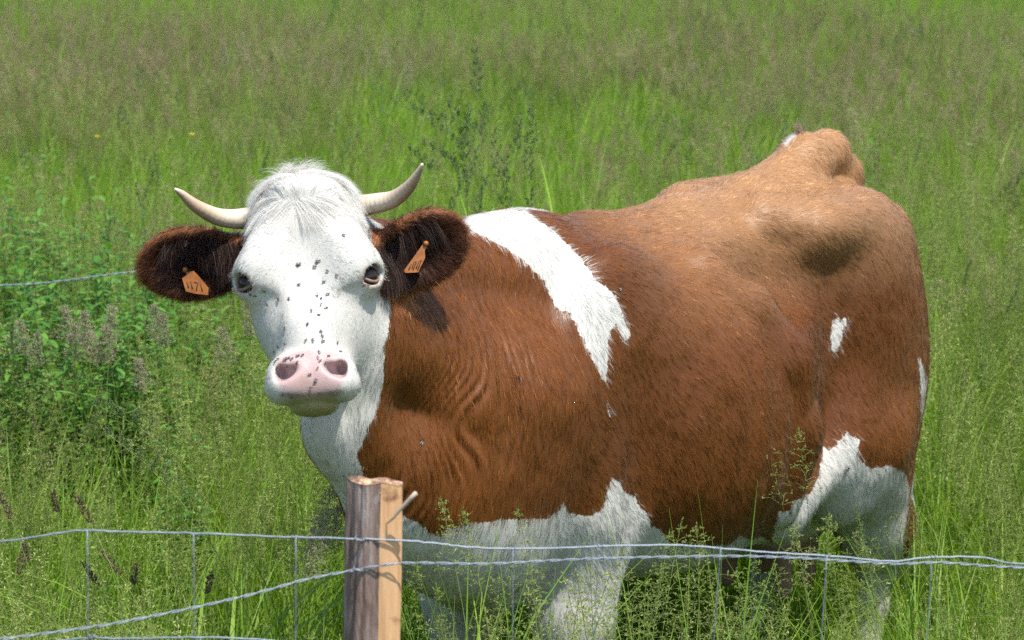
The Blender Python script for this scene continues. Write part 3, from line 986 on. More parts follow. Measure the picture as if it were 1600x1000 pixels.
for E, sg in ((EAR_R, -1), (EAR_L, 1)):
    c, ax, nn, bb, L = E
    rt, dr = [], []
    up = np.array([0, 0, 1.0])
    for i in range(330):
        a = rng.uniform(-1.0, .45) if i % 3 else rng.uniform(-1.0, -.2)
        v = rng.uniform(.15, .85) * math.sqrt(max(0, 1 - a * a * .8))
        b2 = bb if np.dot(bb, up) > 0 else -bb
        rt.append(c + ax * L * a + b2 * .066 * v + nn * .02)
        dr.append(-b2 * 1.0 + ax * (.75 * a + .15) - up * .35)
    tuft('ear_hair', rt, dr, 14, .003, .048, (.022, .011, .008) , .35, .00045, .55, .30)

# ear tags
def tag_material():
    N = Nodes('ear tag plastic')
    c = N.n('ShaderNodeTexCoord')
    f = N.noise(60, 4, c.outputs['Object'], .7)
    b = principled(N, Base_Color=N.ramp(f, [(.25, (.15, .045, .006)), (.6, (.32, .105, .012)), (1, (.38, .15, .03))]), Roughness=.42)
    b.inputs['Subsurface Weight'].default_value = .0
    return N.done(b.outputs[0])
def ink_material():
    N = Nodes('tag print')
    c = N.n('ShaderNodeTexCoord')
    b = principled(N, Base_Color=N.mix(N.noise(200, 2, c.outputs['Object']), (.02, .012, .008), (.10, .04, .01)), Roughness=.6)
    return N.done(b.outputs[0])
TAGM, INK = tag_material(), ink_material()
def ear_tag(poly, Y, nrm, strokes, stud, lab):
    cu, cv = np.mean(poly, 0)
    sh = lambda q: (cu + (q[0] - cu) * .86, cv + (q[1] - cv) * .86)
    poly = [sh(q) for q in poly]; strokes = [[sh(q) for q in s] for s in strokes]; stud = sh(stud)
    P = [at(u, v, Y) for u, v in poly]
    nrm = unit(nrm)
    c0 = np.mean(P, 0)
    # lay the outline on a tilted plate
    P = [p + nrm * 0 for p in P]
    def onto(u, v):
        o = np.array([0, 0, CAM_H]); d = at(u, v, Y) - o
        t = ((c0 - o) @ nrm) / (d @ nrm)
        return o + d * t
    A = [onto(u, v) for u, v in poly]
    n = len(A)
    V = [a + nrm * .0012 for a in A] + [a - nrm * .0012 for a in A]
    F = [tuple(range(n)), tuple(range(2 * n - 1, n - 1, -1))] + [(i, i + n, (i + 1) % n + n, (i + 1) % n) for i in range(n)]
    o = cow_part('ear_tag', V, F, [TAGM], smooth_=False)
    o['label'] = lab
    V, F = [], []
    for s in strokes:
        v, f = tube([onto(*q) + nrm * .0014 for q in s], .0011, 5)
        k = len(V); V += list(v); F += [tuple(i + k for i in q) for q in f]
    cow_part('printed_number', V, F, [INK], o)
    v, f = ball(onto(*stud) + nrm * .003, .0055, 12, 8)
    cow_part('stud', v, f, [TAGM], o)
_ye = head_w(EAR_R[0] + EAR_R[2] * .030)[1]
ear_tag([(284, 415), (291, 423), (303, 421), (310, 428), (330, 452), (329, 465), (304, 462), (289, 458), (282, 434), (290, 428)], _ye, (-.15, -.92, .30),
        [[(291, 441), (294, 452)], [(298, 440), (301, 454)], [(304, 441), (311, 443), (308, 457)], [(316, 445), (319, 458)]], (288, 419), 'orange plastic ear tag half hidden by dark hair in the lower ear')
_ye = head_w(EAR_L[0] + EAR_L[2] * .030)[1]
ear_tag([(666, 374), (669, 376), (668, 386), (665, 390), (666, 403), (653, 430), (630, 431), (627, 427), (640, 409), (650, 395), (657, 385), (660, 381)], _ye, (.15, -.92, .30),
        [[(642, 423), (646, 411), (650, 411), (644, 426)], [(649, 424), (655, 409), (659, 409), (652, 426)], [(636, 426), (641, 415)]], (667, 378), 'orange plastic ear tag hanging in the raised ear')

# tail switch
n = 900
rng.random()
tp = to_world(np.array([-1.43, .02, .64]))
rt = tp + rng.normal(0, .014, (n, 3)) * np.array([1, 1, 2.5])
dr = unit(np.array([0, 0, -1.0]) + CL * .12 + rng.normal(0, .12, (n, 3)))
hair_object('tail_switch', rt, dr, np.tile(CL, (n, 1)), rng.uniform(.18, .36, n), rng.normal(.1, .12, n), np.array([.42, .22, .10]) * np.exp(rng.normal(0, .3, (n, 1))), .0008, cow, 8, .4)
# whiskers
n = 60
sx = rng.choice([-1, 1], n)
rh = np.stack([sx * rng.uniform(.05, .08, n), rng.uniform(-.05, .0, n), rng.uniform(-.225, -.15, n)], 1)
wl = [BVH.find_nearest(Vector(head_w(q))) for q in rh]
P = np.array([np.array(a[0]) for a in wl]); Q = np.array([np.array(a[1]) for a in wl])
hair_object('whiskers', P, unit(Q + rng.normal(0, .4, (n, 3)) + np.array([0, 0, -.4])), Q, rng.uniform(.015, .05, n), np.full(n, .1), np.tile([.75, .72, .62], (n, 1)), .00025, cow, 5, .3, .15)

# hooves
def hoof_material():
    N = Nodes('hoof horn')
    c = N.n('ShaderNodeTexCoord')
    b = principled(N, Base_Color=N.mix(N.noise(30, 3, c.outputs['Object']), (.05, .04, .03), (.14, .11, .08)), Roughness=.5)
    return N.done(b.outputs[0])
HOOF = hoof_material()
for lx, ly in ((.025, .165), (.025, -.165), (-1.21, .165), (-1.21, -.165)):
    V, F = [], []
    for side in (-1, 1):                                # cloven: two claws
        k = len(V)
        for z, g, fw in ((0.0, 1.0, .062), (.03, .92, .05), (.075, .72, .028)):
            for a in np.linspace(0, 2 * math.pi, 14, endpoint=False):
                V.append(to_world((lx + .01 + math.cos(a) * (fw if math.cos(a) > 0 else .045) * g, ly + side * .029 + math.sin(a) * .026 * g, z)))
        for r_ in range(2):
            for q in range(14):
                F.append((k + r_ * 14 + q, k + r_ * 14 + (q + 1) % 14, k + (r_ + 1) * 14 + (q + 1) % 14, k + (r_ + 1) * 14 + q))
        F.append(tuple(k + 28 + q for q in range(14))); F.append(tuple(k + 13 - q for q in range(14)))
    cow_part('hoof', V, F, [HOOF])

# flies
def fly_materials():
    N = Nodes('fly body'); c = N.n('ShaderNodeTexCoord')
    b = principled(N, Base_Color=N.mix(N.noise(900, 2, c.outputs['Object']), (.006, .005, .005), (.030, .026, .022)), Roughness=.35)
    m1 = N.done(b.outputs[0])
    N = Nodes('fly wing'); c = N.n('ShaderNodeTexCoord')
    b = principled(N, Base_Color=N.mix(N.noise(700, 2, c.outputs['Object']), (.10, .09, .08), (.30, .28, .25)), Roughness=.25)
    m2 = N.done(b.outputs[0])
    return m1, m2
FLYB, FLYW = fly_materials()
def fly_meshes():
    V, F = [], []
    for c, r in (((-.0012, 0, .0013), (.0022, .0012, .0011)), ((.0012, 0, .0014), (.0015, .0012, .0012)), ((.0031, 0, .0013), (.0008, .0011, .0009))):
        v, f = ball(c, 1, 8, 6)
        v = [np.array(c) + (np.array(q) - np.array(c)) * np.array(r) for q in v]
        k = len(V); V += v; F += [tuple(i + k for i in q) for q in f]
    for s in (-1, 1):
        for x in (-.0004, .001, .0022):
            v, f = tube([(x, s * .0006, .0012), (x * 1.3, s * .0020, .0013), (x * 1.6, s * .0027, .0000)], .00016, 4)
            k = len(V); V += v; F += [tuple(i + k for i in q) for q in f]
    b = mesh('fly_body', V, F)
    V, F = [], []
    for s in (-1, 1):
        k = len(V)
        V += [(.0012, s * .0005, .0024), (-.001, s * .0018, .0026), (-.0035, s * .0022, .0023), (-.0042, s * .0014, .0021), (-.0025, s * .0004, .0024),
              (.0012, s * .0005, .00225), (-.001, s * .0018, .00245), (-.0035, s * .0022, .00215), (-.0042, s * .0014, .00195), (-.0025, s * .0004, .00225)]
        F += [(k, k + 1, k + 2, k + 3, k + 4), (k + 9, k + 8, k + 7, k + 6, k + 5)] + [(k + i, k + 5 + i, k + 5 + (i + 1) % 5, k + (i + 1) % 5) for i in range(5)]
    w = mesh('fly_wings', V, F, False)
    b.materials.append(FLYB); w.materials.append(FLYW)
    return b, w
FB, FW_ = fly_meshes()
def fly(u, v, ang, lab, size=1.0, group=None):
    p, n = hit(u, v)
    if p is None: return
    f = HM[0] * math.cos(ang) + HM[2] * math.sin(ang)
    x = unit(f - n * (f @ n)); y = np.cross(n, x)
    e = bpy.data.objects.new('fly', None); COL.objects.link(e)
    e.empty_display_size = .005
    e.matrix_world = Matrix(((*[x[0] * size, y[0] * size, n[0] * size], p[0] + n[0] * .0012), (*[x[1] * size, y[1] * size, n[1] * size], p[1] + n[1] * .0012), (*[x[2] * size, y[2] * size, n[2] * size], p[2] + n[2] * .0012), (0, 0, 0, 1)))
    for nm, d in (('body', FB), ('wings', FW_)):
        o = bpy.data.objects.new('fly_' + nm, d); COL.objects.link(o); o.parent = e
    tag(e, lab, 'fly', group)
Z1 = [(793, 306), (640, 406), (632, 408), (700, 398), (708, 395), (693, 415), (738, 429), (771, 444), (638, 477), (725, 467), (568, 529), (604, 526), (701, 515), (715, 525), (737, 510), (714, 547), (731, 558), (681, 569), (707, 583), (591, 630), (668, 614), (713, 639), (718, 655), (662, 671), (686, 670), (720, 673), (591, 686), (567, 692), (555, 713), (769, 679), (781, 712)]
ZE = [(516, 498), (527, 545), (485, 515), (470, 510)]
ZE2 = [(878, 480), (865, 478)]
Z3 = [(218, 262), (190, 290), (190, 350), (285, 268), (300, 255), (320, 250), (350, 258), (300, 318), (408, 228), (455, 220), (404, 292), (618, 190), (712, 228), (605, 243), (628, 275), (678, 292), (603, 347), (525, 407), (590, 457), (577, 475), (537, 535), (612, 587), (765, 597), (255, 602), (345, 622)]
frng = random.Random(5)
for i, (a, b) in enumerate(Z1):
    u, v = 180 + a / 2.222, 230 + b / 2.222
    if i == 0: fly(u, v, 2.8, "lone small black fly high on the cow's white brow", 1.0)
    elif v < 480: fly(u, v, frng.uniform(0, 6.3), "small black fly on the cow's white forehead between her eyes", frng.uniform(.85, 1.05), 'flies between the eyes')
    else: fly(u, v, frng.uniform(0, 6.3), "small black fly on the white bridge of the cow's nose", frng.uniform(.85, 1.05), 'flies on the white nose bridge')
for a, b in ZE: fly(180 + a / 2.222, 230 + b / 2.222, frng.uniform(0, 6.3), "small black fly below the cow's eye on the side of the lower ear", .9, 'flies below the right eye')
for a, b in ZE2: fly(180 + a / 2.222, 230 + b / 2.222, frng.uniform(0, 6.3), "small black fly below the cow's eye on the side of the raised ear", .9, 'flies below the left eye')
for a, b in Z3: fly(400 + a / 6.25, 520 + b / 6.25, frng.uniform(0, 6.3), "small black fly on the cow's pink muzzle", frng.uniform(.8, 1.0), 'flies on the muzzle')
fly(810, 592, 2.6, "pale winged fly on the brown shoulder of the cow", 1.5)
fly(658, 690, 1.0, "dark fly on the brown chest above the fence post", 1.6)
fly(1321, 735, .6, "large dark fly on the white patch of the cow's thigh", 2.6)
fly(969, 452, .3, "dark fly on the brown flank beside the white saddle", 1.4)

# tuft on the tail head
p, n_ = hit(1250, 208)
if p is not None:
    m = 120
    hair_object('tail_head_tuft', p + rng.normal(0, .007, (m, 3)), unit(np.array([-.25, 0, 1.0]) + rng.normal(0, .35, (m, 3))), np.tile(n_, (m, 1)), rng.uniform(.012, .03, m), np.full(m, .2), np.array([.50, .30, .16]) * np.exp(rng.normal(0, .35, (m, 1))), .0006, cow, 5, .2)
# ------------------------------------------------------------------ fence
FY = 3.55
def bark_material():
    N = Nodes('weathered bark')
    c = N.n('ShaderNodeTexCoord')
    mp = N.n('ShaderNodeMapping', {'Vector': c.outputs['Object'], 'Scale': (1, 1, .12)})
    n1 = N.noise(60, 6, mp.outputs[0], .7)
    n2 = N.noise(14, 4, mp.outputs[0], .6)
    n3 = N.noise(9, 3, c.outputs['Object'])
    col = N.ramp(n1, [(.36, (.020, .013, .012)), (.46, (.11, .080, .068)), (.54, (.24, .19, .165)), (.66, (.44, .39, .36))])
    col = N.mix(N.math('MULTIPLY', n2, .7), col, (.20, .115, .085))
    col = N.mix(N.math('MULTIPLY', N.math('GREATER_THAN', n3, .62), .35), col, (.36, .34, .33))
    bmp = N.n('ShaderNodeBump', {'Strength': .9, 'Distance': .006, 'Height': N.math('ADD', n1, n2)})
    b = principled(N, Base_Color=col, Roughness=.9, Normal=bmp.outputs[0])
    return N.done(b.outputs[0])
def wood_material():
    N = Nodes('split wood')
    c = N.n('ShaderNodeTexCoord')
    mp = N.n('ShaderNodeMapping', {'Vector': c.outputs['Object'], 'Scale': (1, 1, .05)})
    n1 = N.noise(140, 5, mp.outputs[0], .65)
    n2 = N.noise(18, 4, c.outputs['Object'], .6)
    mp2 = N.n('ShaderNodeMapping', {'Vector': c.outputs['Object'], 'Scale': (.2, .2, 1)})
    n3 = N.noise(45, 3, mp2.outputs[0], .6)
    col = N.ramp(n1, [(.25, (.36, .19, .085)), (.55, (.60, .37, .19)), (.85, (.68, .46, .26))])
    col = N.mix(N.math('MULTIPLY', n3, .35), col, (.62, .30, .13))
    col = N.mix(N.n('ShaderNodeMapRange', {'Value': n2, 'From Min': .60, 'From Max': .72}).outputs[0], col, (.20, .085, .04))
    bmp = N.n('ShaderNodeBump', {'Strength': .5, 'Distance': .003, 'Height': n1})
    b = principled(N, Base_Color=col, Roughness=.75, Normal=bmp.outputs[0])
    return N.done(b.outputs[0])
BARK, WOOD = bark_material(), wood_material()
def wire_material():
    N = Nodes('galvanised wire')
    c = N.n('ShaderNodeTexCoord')
    n1 = N.noise(90, 4, c.outputs['Object'], .6)
    b = principled(N, Base_Color=N.ramp(n1, [(.3, (.14, .17, .20)), (.7, (.26, .30, .35))]), Roughness=N.math('ADD', N.math('MULTIPLY', n1, .3), .3), Metallic=.35)
    return N.done(b.outputs[0])
WIRE = wire_material()

def fence_post():
    base = at(588, 900, FY); base[2] = 0
    top = at(588, 753, FY)[2]
    e = bpy.data.objects.new('fence_post', None); COL.objects.link(e); e.location = base
    tag(e, 'split log fence post, grey bark on one side and fresh orange wood on the other', 'post')
    s = FY / FPX                                            # metres per photo pixel at the post
    rr = random.Random(4)
    H = np.concatenate([[-.35, 0, .4, .7], np.linspace(.8, top, 70)])
    # outline of the section (x right, y away), bark from 0..8, split faces after
    bark = [(10, -19), (-4, -22), (-18, -22), (-31, -17), (-40, -8), (-43, 4), (-38, 16), (-24, 24)]
    cut = [(-24, 24), (10, 23), (38, 16), (44, 6), (43, -6), (28, -15), (10, -19)]
    def wob(z, k): return 2.2 * math.sin(z * 9 + k) + 1.3 * math.sin(z * 23 + k * 2.7)
    def loft(sec, name, mat, off, topw):
        V, F = [], []
        m = len(sec)
        for i, z in enumerate(H):
            lean = (top - z) * -.028                         # leans slightly
            for k, (a, b) in enumerate(sec):
                g = 1 + .012 * (top - z)
                zz = z + (topw(a, b) if i == len(H) - 1 else 0)
                w = wob(z, k * .35) * off
                if nm == 'bark':                                # furrowed plates
                    w += 2.6 * abs(math.sin(k * 1.15 + 1.5 * math.sin(z * 5.5) + .7 * math.sin(z * 17))) * (1 + .5 * math.sin(z * 31 + k)) - 1.3
                V.append(((a * g + w * (a / 40)) * s + lean, (b * g + w * (b / 40)) * s, zz))
        for i in range(len(H) - 1):
            for k in range(m - 1):
                F.append((i * m + k, i * m + k + 1, (i + 1) * m + k + 1, (i + 1) * m + k))
        return V, F
    def dense(sec, n):
        P = spline(np.array(sec, float), n); return [tuple(p) for p in P]
    topf = lambda a, b: .0022 * math.sin(a * .11) + .0012 * math.sin(b * .21) - .0022 * (a / 43)
    for sec, nm, mt, off in ((dense(bark, 40), 'bark', BARK, 1.2), (dense(cut, 22), 'split_face', WOOD, .35)):
        V, F = loft(sec, nm, mt, off, topf)
        me = mesh(nm, V, F)
        link(nm, me, e, [mt])
    full = dense(bark, 40)[:-1] + dense(cut, 22)[:-1]
    # sawn top, its rim splintered
    m = len(full)
    lean = 0
    V = [(a * s + wob(top, 0) * 0, b * s, top + topf(a, b) + .0008) for a, b in full]
    V += [(a * s * .55, b * s * .55, top + topf(a, b) + .001 + .002 * rr.uniform(-1, 1)) for a, b in full]
    V.append((0, 0, top + .001))
    F = [(i, (i + 1) % m, m + (i + 1) % m, m + i) for i in range(m)] + [(m + i, m + (i + 1) % m, 2 * m) for i in range(m)]
    N = Nodes('weathered end grain'); cc = N.n('ShaderNodeTexCoord')
    bb = principled(N, Base_Color=N.ramp(N.noise(70, 5, cc.outputs['Object'], .7), [(.38, (.09, .045, .025)), (.5, (.26, .15, .085)), (.62, (.52, .37, .24))]), Roughness=.85)
    link('sawn_top', mesh('sawn_top', V, F), e, [N.done(bb.outputs[0])])
    # long pale splinter standing off the split face
    a, b, c = at(604, 818, FY - .016), at(622, 800, FY - .03), at(650, 770, FY - .04)
    P = spline([a, (a + b) / 2 + np.array([.001, -.004, 0]), b, c], 12) - base
    V, F = tube(P, np.linspace(1.0, 3.9, 12) * s, 7)
    N = Nodes('bleached splinter'); cc = N.n('ShaderNodeTexCoord')
    bb = principled(N, Base_Color=N.mix(N.noise(80, 3, cc.outputs['Object']), (.34, .25, .18), (.52, .44, .36)), Roughness=.7)
    link('splinter', mesh('splinter', V, F), e, [N.done(bb.outputs[0])])
    # staples holding the wires
    for (u, v) in ((562, 842), (560, 889)):
        p = at(u, v, FY - .026)
        Q = np.array([p + np.array([-.006, .012, .002]), p + np.array([-.006, -.004, .001]), p + np.array([0, -.006, 0]), p + np.array([.006, -.004, -.001]), p + np.array([.006, .012, -.002])]) - base
        V, F = tube(spline(Q, 10), .0013, 6)
        link('staple', mesh('staple', V, F), e, [WIRE])
    return e
fence_post()

def wire_path(pts, y0, y1, n, kink=.0, seed=0):
    rr = np.random.default_rng(seed)
    us = np.array([p[0] for p in pts], float)
    P = np.array([at(u, v, y0 + (y1 - y0) * (u - us[0]) / (us[-1] - us[0])) for u, v in pts])
    P = spline(P, n)
    return P + rr.normal(0, kink, P.shape)
def strand(name, P, r, parent, org):
    V, F = tube(P - org, r, 6)
    return link(name, mesh(name, V, F), parent, [WIRE])
def netting(name, lab, runs, stays, rows, seed):
    """runs: the path of the top wire; stays: x pixels of the upright wires; rows: drops of the line wires below the top"""
    org = np.array([runs[0][0], runs[0][1], 0.0])
    e = bpy.data.objects.new(name, None); COL.objects.link(e); e.location = org
    tag(e, lab, 'fence')
    rr = np.random.default_rng(seed)
    U = px(runs)[:, 0]
    strand('line_wire', runs, .0015, e, org)
    for d in rows:
        strand('line_wire', runs + np.array([0, 0, -d]) + np.stack([0 * U, .004 * np.sin(U * .01 + d * 9), .004 * np.sin(U * .013 + d * 20)], 1), .0015, e, org)
    for u in stays:
        i = int(np.argmin(np.abs(U - u)))
        p = runs[i]
        Q = np.array([p + np.array([rr.normal(0, .002) - .006 * k, rr.normal(0, .002), -z]) for k, z in enumerate([-.002] + list(rows))])
        strand('stay_wire', spline(Q, 24), .0009, e, org)
        for z in [0] + list(rows[:1]):                      # knots where the wires cross
            a = np.linspace(0, 4 * math.pi, 22)
            K = p + np.array([0, 0, -z]) + np.stack([np.linspace(-.006, .006, 22), .0021 * np.cos(a), .0021 * np.sin(a)], 1)
            strand('knot', K, .0009, e, org)
    return e
ROWS = [.165, .33, .50, .68, .88, 1.08]
LEFT = wire_path([(-420, 872), (-200, 862), (0, 846), (60, 838), (125, 829), (200, 831), (300, 833), (420, 838), (562, 842)], FY - .045, FY - .024, 70, .0004, 1)
RIGHT = wire_path([(562, 842), (632, 845), (690, 850), (740, 856), (860, 857), (950, 853), (1060, 852), (1130, 857), (1200, 863), (1300, 869), (1395, 877), (1450, 871), (1530, 871), (1600, 882), (1750, 886), (1990, 890)], FY - .024, FY + .12, 90, .0004, 2)
netting('wire_netting', 'galvanised square wire netting stretched from the log post towards the leafy weeds', LEFT, [-350, -190, -28, 140, 305, 470], ROWS, 3)
netting('wire_netting', 'galvanised square wire netting stretched from the log post past the cow', RIGHT, [798, 945, 1128, 1290, 1455, 1620, 1790, 1950], ROWS, 4)
def loose_wire(P, lab, r=.0013, twist=False):
    org = np.array([P[0][0], P[0][1], 0.0])
    e = bpy.data.objects.new('fence_wire', None); COL.objects.link(e); e.location = org
    tag(e, lab, 'wire')
    T = unit(np.gradient(P, axis=0))
    side = unit(np.cross(T, np.array([0, 0, 1.0]))); up = np.cross(side, T)
    L = np.concatenate([[0], np.cumsum(np.linalg.norm(np.diff(P, axis=0), axis=1))])
    for ph in (0, math.pi):
        a = L / .055 * 2 * math.pi + ph
        Q = P + (np.cos(a)[:, None] * side + np.sin(a)[:, None] * up) * r * .95
        strand('strand', Q, r * .72, e, org)
    return e
loose_wire(wire_path([(562, 889), (632, 880), (760, 881), (860, 876), (960, 872), (1060, 870), (1160, 869), (1250, 872), (1330, 877), (1400, 881), (1470, 879), (1560, 885), (1700, 890), (1990, 893)], FY - .026, FY + .10, 420, 0, 5), 'lower twisted wire running from the log post in front of the cow')
loose_wire(wire_path([(562, 889), (480, 905), (400, 927), (300, 950), (200, 970), (160, 977), (60, 991), (-60, 1006), (-300, 1034)], FY - .026, FY - .35, 300, 0, 6), 'sagging twisted wire running from the log post through the grass towards the weeds')
# old wire across the meadow behind the cow, with its stake hidden by her body
_P = wire_path([(-500, 470), (-200, 456), (0, 446), (60, 443), (120, 436), (180, 428), (230, 424), (400, 418), (860, 405)], 6.9, 7.2, 500, 0, 8)
loose_wire(_P, 'thin old wire crossing the leafy weeds behind the ear of the cow', .0017)
def stake(P, lab):
    b = np.array([P[0], P[1] + .03, 0])
    e = bpy.data.objects.new('fence_stake', None); COL.objects.link(e); e.location = b
    tag(e, lab, 'post')
    z = np.linspace(-.3, P[2] + .06, 12)
    V, F = tube(np.stack([.004 * np.sin(z * 9), .004 * np.cos(z * 7), z], 1), .03 + .003 * np.sin(z * 13), 9)
    link('stake', mesh('stake', V, F), e, [BARK])
    v, f = tube(np.array(spline([(-.012, -.03, P[2]), (-.012, -.038, P[2]), (.012, -.038, P[2]), (.012, -.03, P[2])], 10)), .0013, 5)
    link('staple', mesh('staple', v, f), e, [WIRE])
stake(_P[-1], 'round grey stake standing behind the body of the cow')
stake(_P[0], 'round grey stake standing among weeds at the far end of the old wire')
# ------------------------------------------------------------------ meadow
prng = np.random.default_rng(21)
def leaf_material(name, stops, trans=.35, rough=.55, spec=.4, attr=True):
    N = Nodes(name)
    info = N.n('ShaderNodeObjectInfo')
    tone = N.attr('tone').outputs['Fac']
    f = N.math('ADD', N.math('MULTIPLY', tone, .65), N.math('MULTIPLY', info.outputs['Random'], .35))
    col = N.ramp(f, stops)
    b = principled(N, Base_Color=col, Roughness=rough)
    b.inputs['Specular IOR Level'].default_value = spec
    t = N.n('ShaderNodeBsdfTranslucent', {'Color': N.mix(1.0, col, (1.25, 1.15, .6), 'MULTIPLY')})
    m = N.n('ShaderNodeMixShader', {0: trans, 1: b.outputs[0], 2: t.outputs[0]})
    return N.done(m.outputs[0])
M_BLADE = leaf_material('grass blade', [(0, (.075, .180, .016)), (.35, (.165, .310, .022)), (.7, (.250, .400, .036)), (.92, (.33, .43, .06)), (1, (.45, .43, .19))], .45)
M_STEM = leaf_material('grass stem', [(0, (.17, .25, .06)), (.5, (.26, .33, .09)), (1, (.40, .38, .18))], .3)
M_SPIK = leaf_material('green spikelets', [(0, (.20, .26, .07)), (.4, (.36, .46, .13)), (.75, (.50, .57, .24)), (1, (.60, .58, .36))], .45)
M_BEIGE = leaf_material('ripe spikelets', [(0, (.26, .22, .14)), (.4, (.40, .34, .24)), (.8, (.56, .48, .37)), (1, (.66, .58, .47))], .45)
M_COCK = leaf_material('dark seed heads', [(0, (.14, .22, .09)), (.5, (.25, .36, .16)), (.85, (.36, .44, .24)), (1, (.42, .40, .27))], .42)
M_BROWN = leaf_material('brown seed heads', [(0, (.12, .085, .055)), (.5, (.24, .17, .115)), (1, (.40, .30, .21))], .15)
M_WEED = leaf_material('weed leaf', [(0, (.035, .125, .018)), (.4, (.075, .220, .026)), (.8, (.145, .310, .040)), (1, (.21, .34, .07))], .4)
M_PLUME = leaf_material('pale plume', [(0, (.34, .31, .22)), (.5, (.52, .48, .38)), (1, (.66, .60, .52))], .3)
M_YELLOW = leaf_material('yellow petal', [(0, (.65, .45, .02)), (1, (.80, .62, .05))], .2)

class Geo:
    """collects faces with a tone per vertex and a material index per face"""
    def __init__(self): self.V, self.F, self.T, self.M, self.S = [], [], [], [], []
    def add(self, V, F, tone, mi=0, smooth_=True):
        k = len(self.V)
        self.V += [tuple(map(float, v)) for v in V]
        self.F += [tuple(i + k for i in f) for f in F]
        self.T += [tone] * len(V) if np.ndim(tone) == 0 else list(tone)
        self.M += [mi] * len(F); self.S += [smooth_] * len(F)
    def mesh(self, name, mats):
        me = bpy.data.meshes.new(name)
        me.from_pydata(self.V, [], self.F)
        me.polygons.foreach_set('material_index', np.array(self.M, np.int32))
        me.polygons.foreach_set('use_smooth', np.array(self.S, bool))
        a = me.attributes.new('tone', 'FLOAT', 'POINT')
        a.data.foreach_set('value', np.array(self.T, np.float32))
        for m in mats: me.materials.append(m)
        me.update()
        return me
def curve_up(base, h, az, lean, curl, n):
    """points of a stem or blade that rises and bends over"""
    t = np.linspace(0, 1, n)
    ang = lean + curl * t ** 1.7
    ds = h / (n - 1)
    x = np.concatenate([[0], np.cumsum(np.sin(ang[:-1]) * ds)]); z = np.concatenate([[0], np.cumsum(np.cos(ang[:-1]) * ds)])
    d = np.array([math.cos(az), math.sin(az), 0])
    return np.asarray(base) + x[:, None] * d + z[:, None] * np.array([0, 0, 1.0])
def blade(g, base, h, w, az, lean, curl, tone, n=5, mi=0, twist=.6):
    P = curve_up(base, h, az, lean, curl, n)
    a0 = az + math.pi / 2
    V = []
    for i, p in enumerate(P):
        t = i / (n - 1)
        ww = w * (1 - t ** 2.2) * (.6 + .4 * min(1, t * 4)) + .0003
        a = a0 + twist * t
        d = np.array([math.cos(a), math.sin(a), 0]) * ww / 2
        V += [p - d, p + d]
    F = [(2 * i, 2 * i + 1, 2 * i + 3, 2 * i + 2) for i in range(n - 1)]
    g.add(V, F, tone, mi)
def stemline(g, P, r0, r1, tone, mi=0):
    V, F = tube(P, np.linspace(r0, r1, len(P)), 3, False)
    g.add(V, F, tone, mi)
def spikelet(g, p, d, L, w, tone, mi):
    d = unit(d)
    s = unit(np.cross(d, prng.normal(0, 1, 3)))
    s2 = np.cross(d, s)
    g.add([p, p + d * L * .45 + s * w, p + d * L, p + d * L * .45 - s * w * .5 + s2 * w * .7, p + d * L * .45 - s * w * .5 - s2 * w * .7], [(0, 1, 2, 3), (0, 3, 2, 4), (0, 4, 2, 1)], tone, mi, False)
def panicle(g, P, L, width, n_whorl, n_br, n_sp, mi_stem, mi_sp, size=.004, droop=.25):
    """airy seed head along the top L metres of the stem path P"""
    top = P[-1]
    seg = np.cumsum(np.r_[0, np.linalg.norm(np.diff(P, axis=0), axis=1)])
    for k in range(n_whorl):
        f = (k + .3) / n_whorl
        s = seg[-1] - L * (1 - f)
        c = np.array([np.interp(s, seg, P[:, i]) for i in range(3)])
        bl = width * (1 - f) ** .8 * prng.uniform(.6, 1.15) + .006
        a0 = prng.uniform(0, 6.28)
        for j in range(n_br):
            a = a0 + j * 6.28 / n_br + prng.normal(0, .35)
            rise = prng.uniform(.25, .8)
            l = bl * prng.uniform(.6, 1.1)
            q = np.array([math.cos(a), math.sin(a), rise])
            E = np.array([c, c + unit(q) * l * .55, c + unit(q + np.array([0, 0, -droop])) * l])
            stemline(g, E, .00035, .0002, prng.uniform(.2, .9), mi_stem)
            for m in range(n_sp):
                t = prng.uniform(.35, 1.0)
                p = E[1] * (1 - t) + E[2] * t if t > .5 else E[0] * (1 - t) + E[1] * t
                d = q * .5 + prng.normal(0, .6, 3) + np.array([0, 0, -.1])
                spikelet(g, p + prng.normal(0, .002, 3), d, size * prng.uniform(.8, 1.5), size * .22, prng.uniform(0, 1), mi_sp)
    for m in range(5):
        spikelet(g, top - np.array([0, 0, .006 * m]), np.array([0, 0, 1]) + prng.normal(0, .4, 3), size * 1.3, size * .22, prng.uniform(0, 1), mi_sp)
def dense_head(g, P, L, w, n, mi, size=.006):
    """close cylindrical or clustered head of spikelets"""
    seg = np.cumsum(np.r_[0, np.linalg.norm(np.diff(P, axis=0), axis=1)])
    for k in range(n):
        f = prng.uniform(0, 1)
        s = seg[-1] - L * (1 - f)
        c = np.array([np.interp(s, seg, P[:, i]) for i in range(3)])
        a = prng.uniform(0, 6.28)
        r = w * math.sqrt(prng.uniform(.1, 1)) * (math.sin(math.pi * min(1, f * .85 + .12)) ** .6)
        o = np.array([math.cos(a), math.sin(a), .0])
        spikelet(g, c + o * r, o * .7 + np.array([0, 0, 1.0]) + prng.normal(0, .25, 3), size * prng.uniform(.8, 1.4), size * .28, prng.uniform(0, 1), mi)
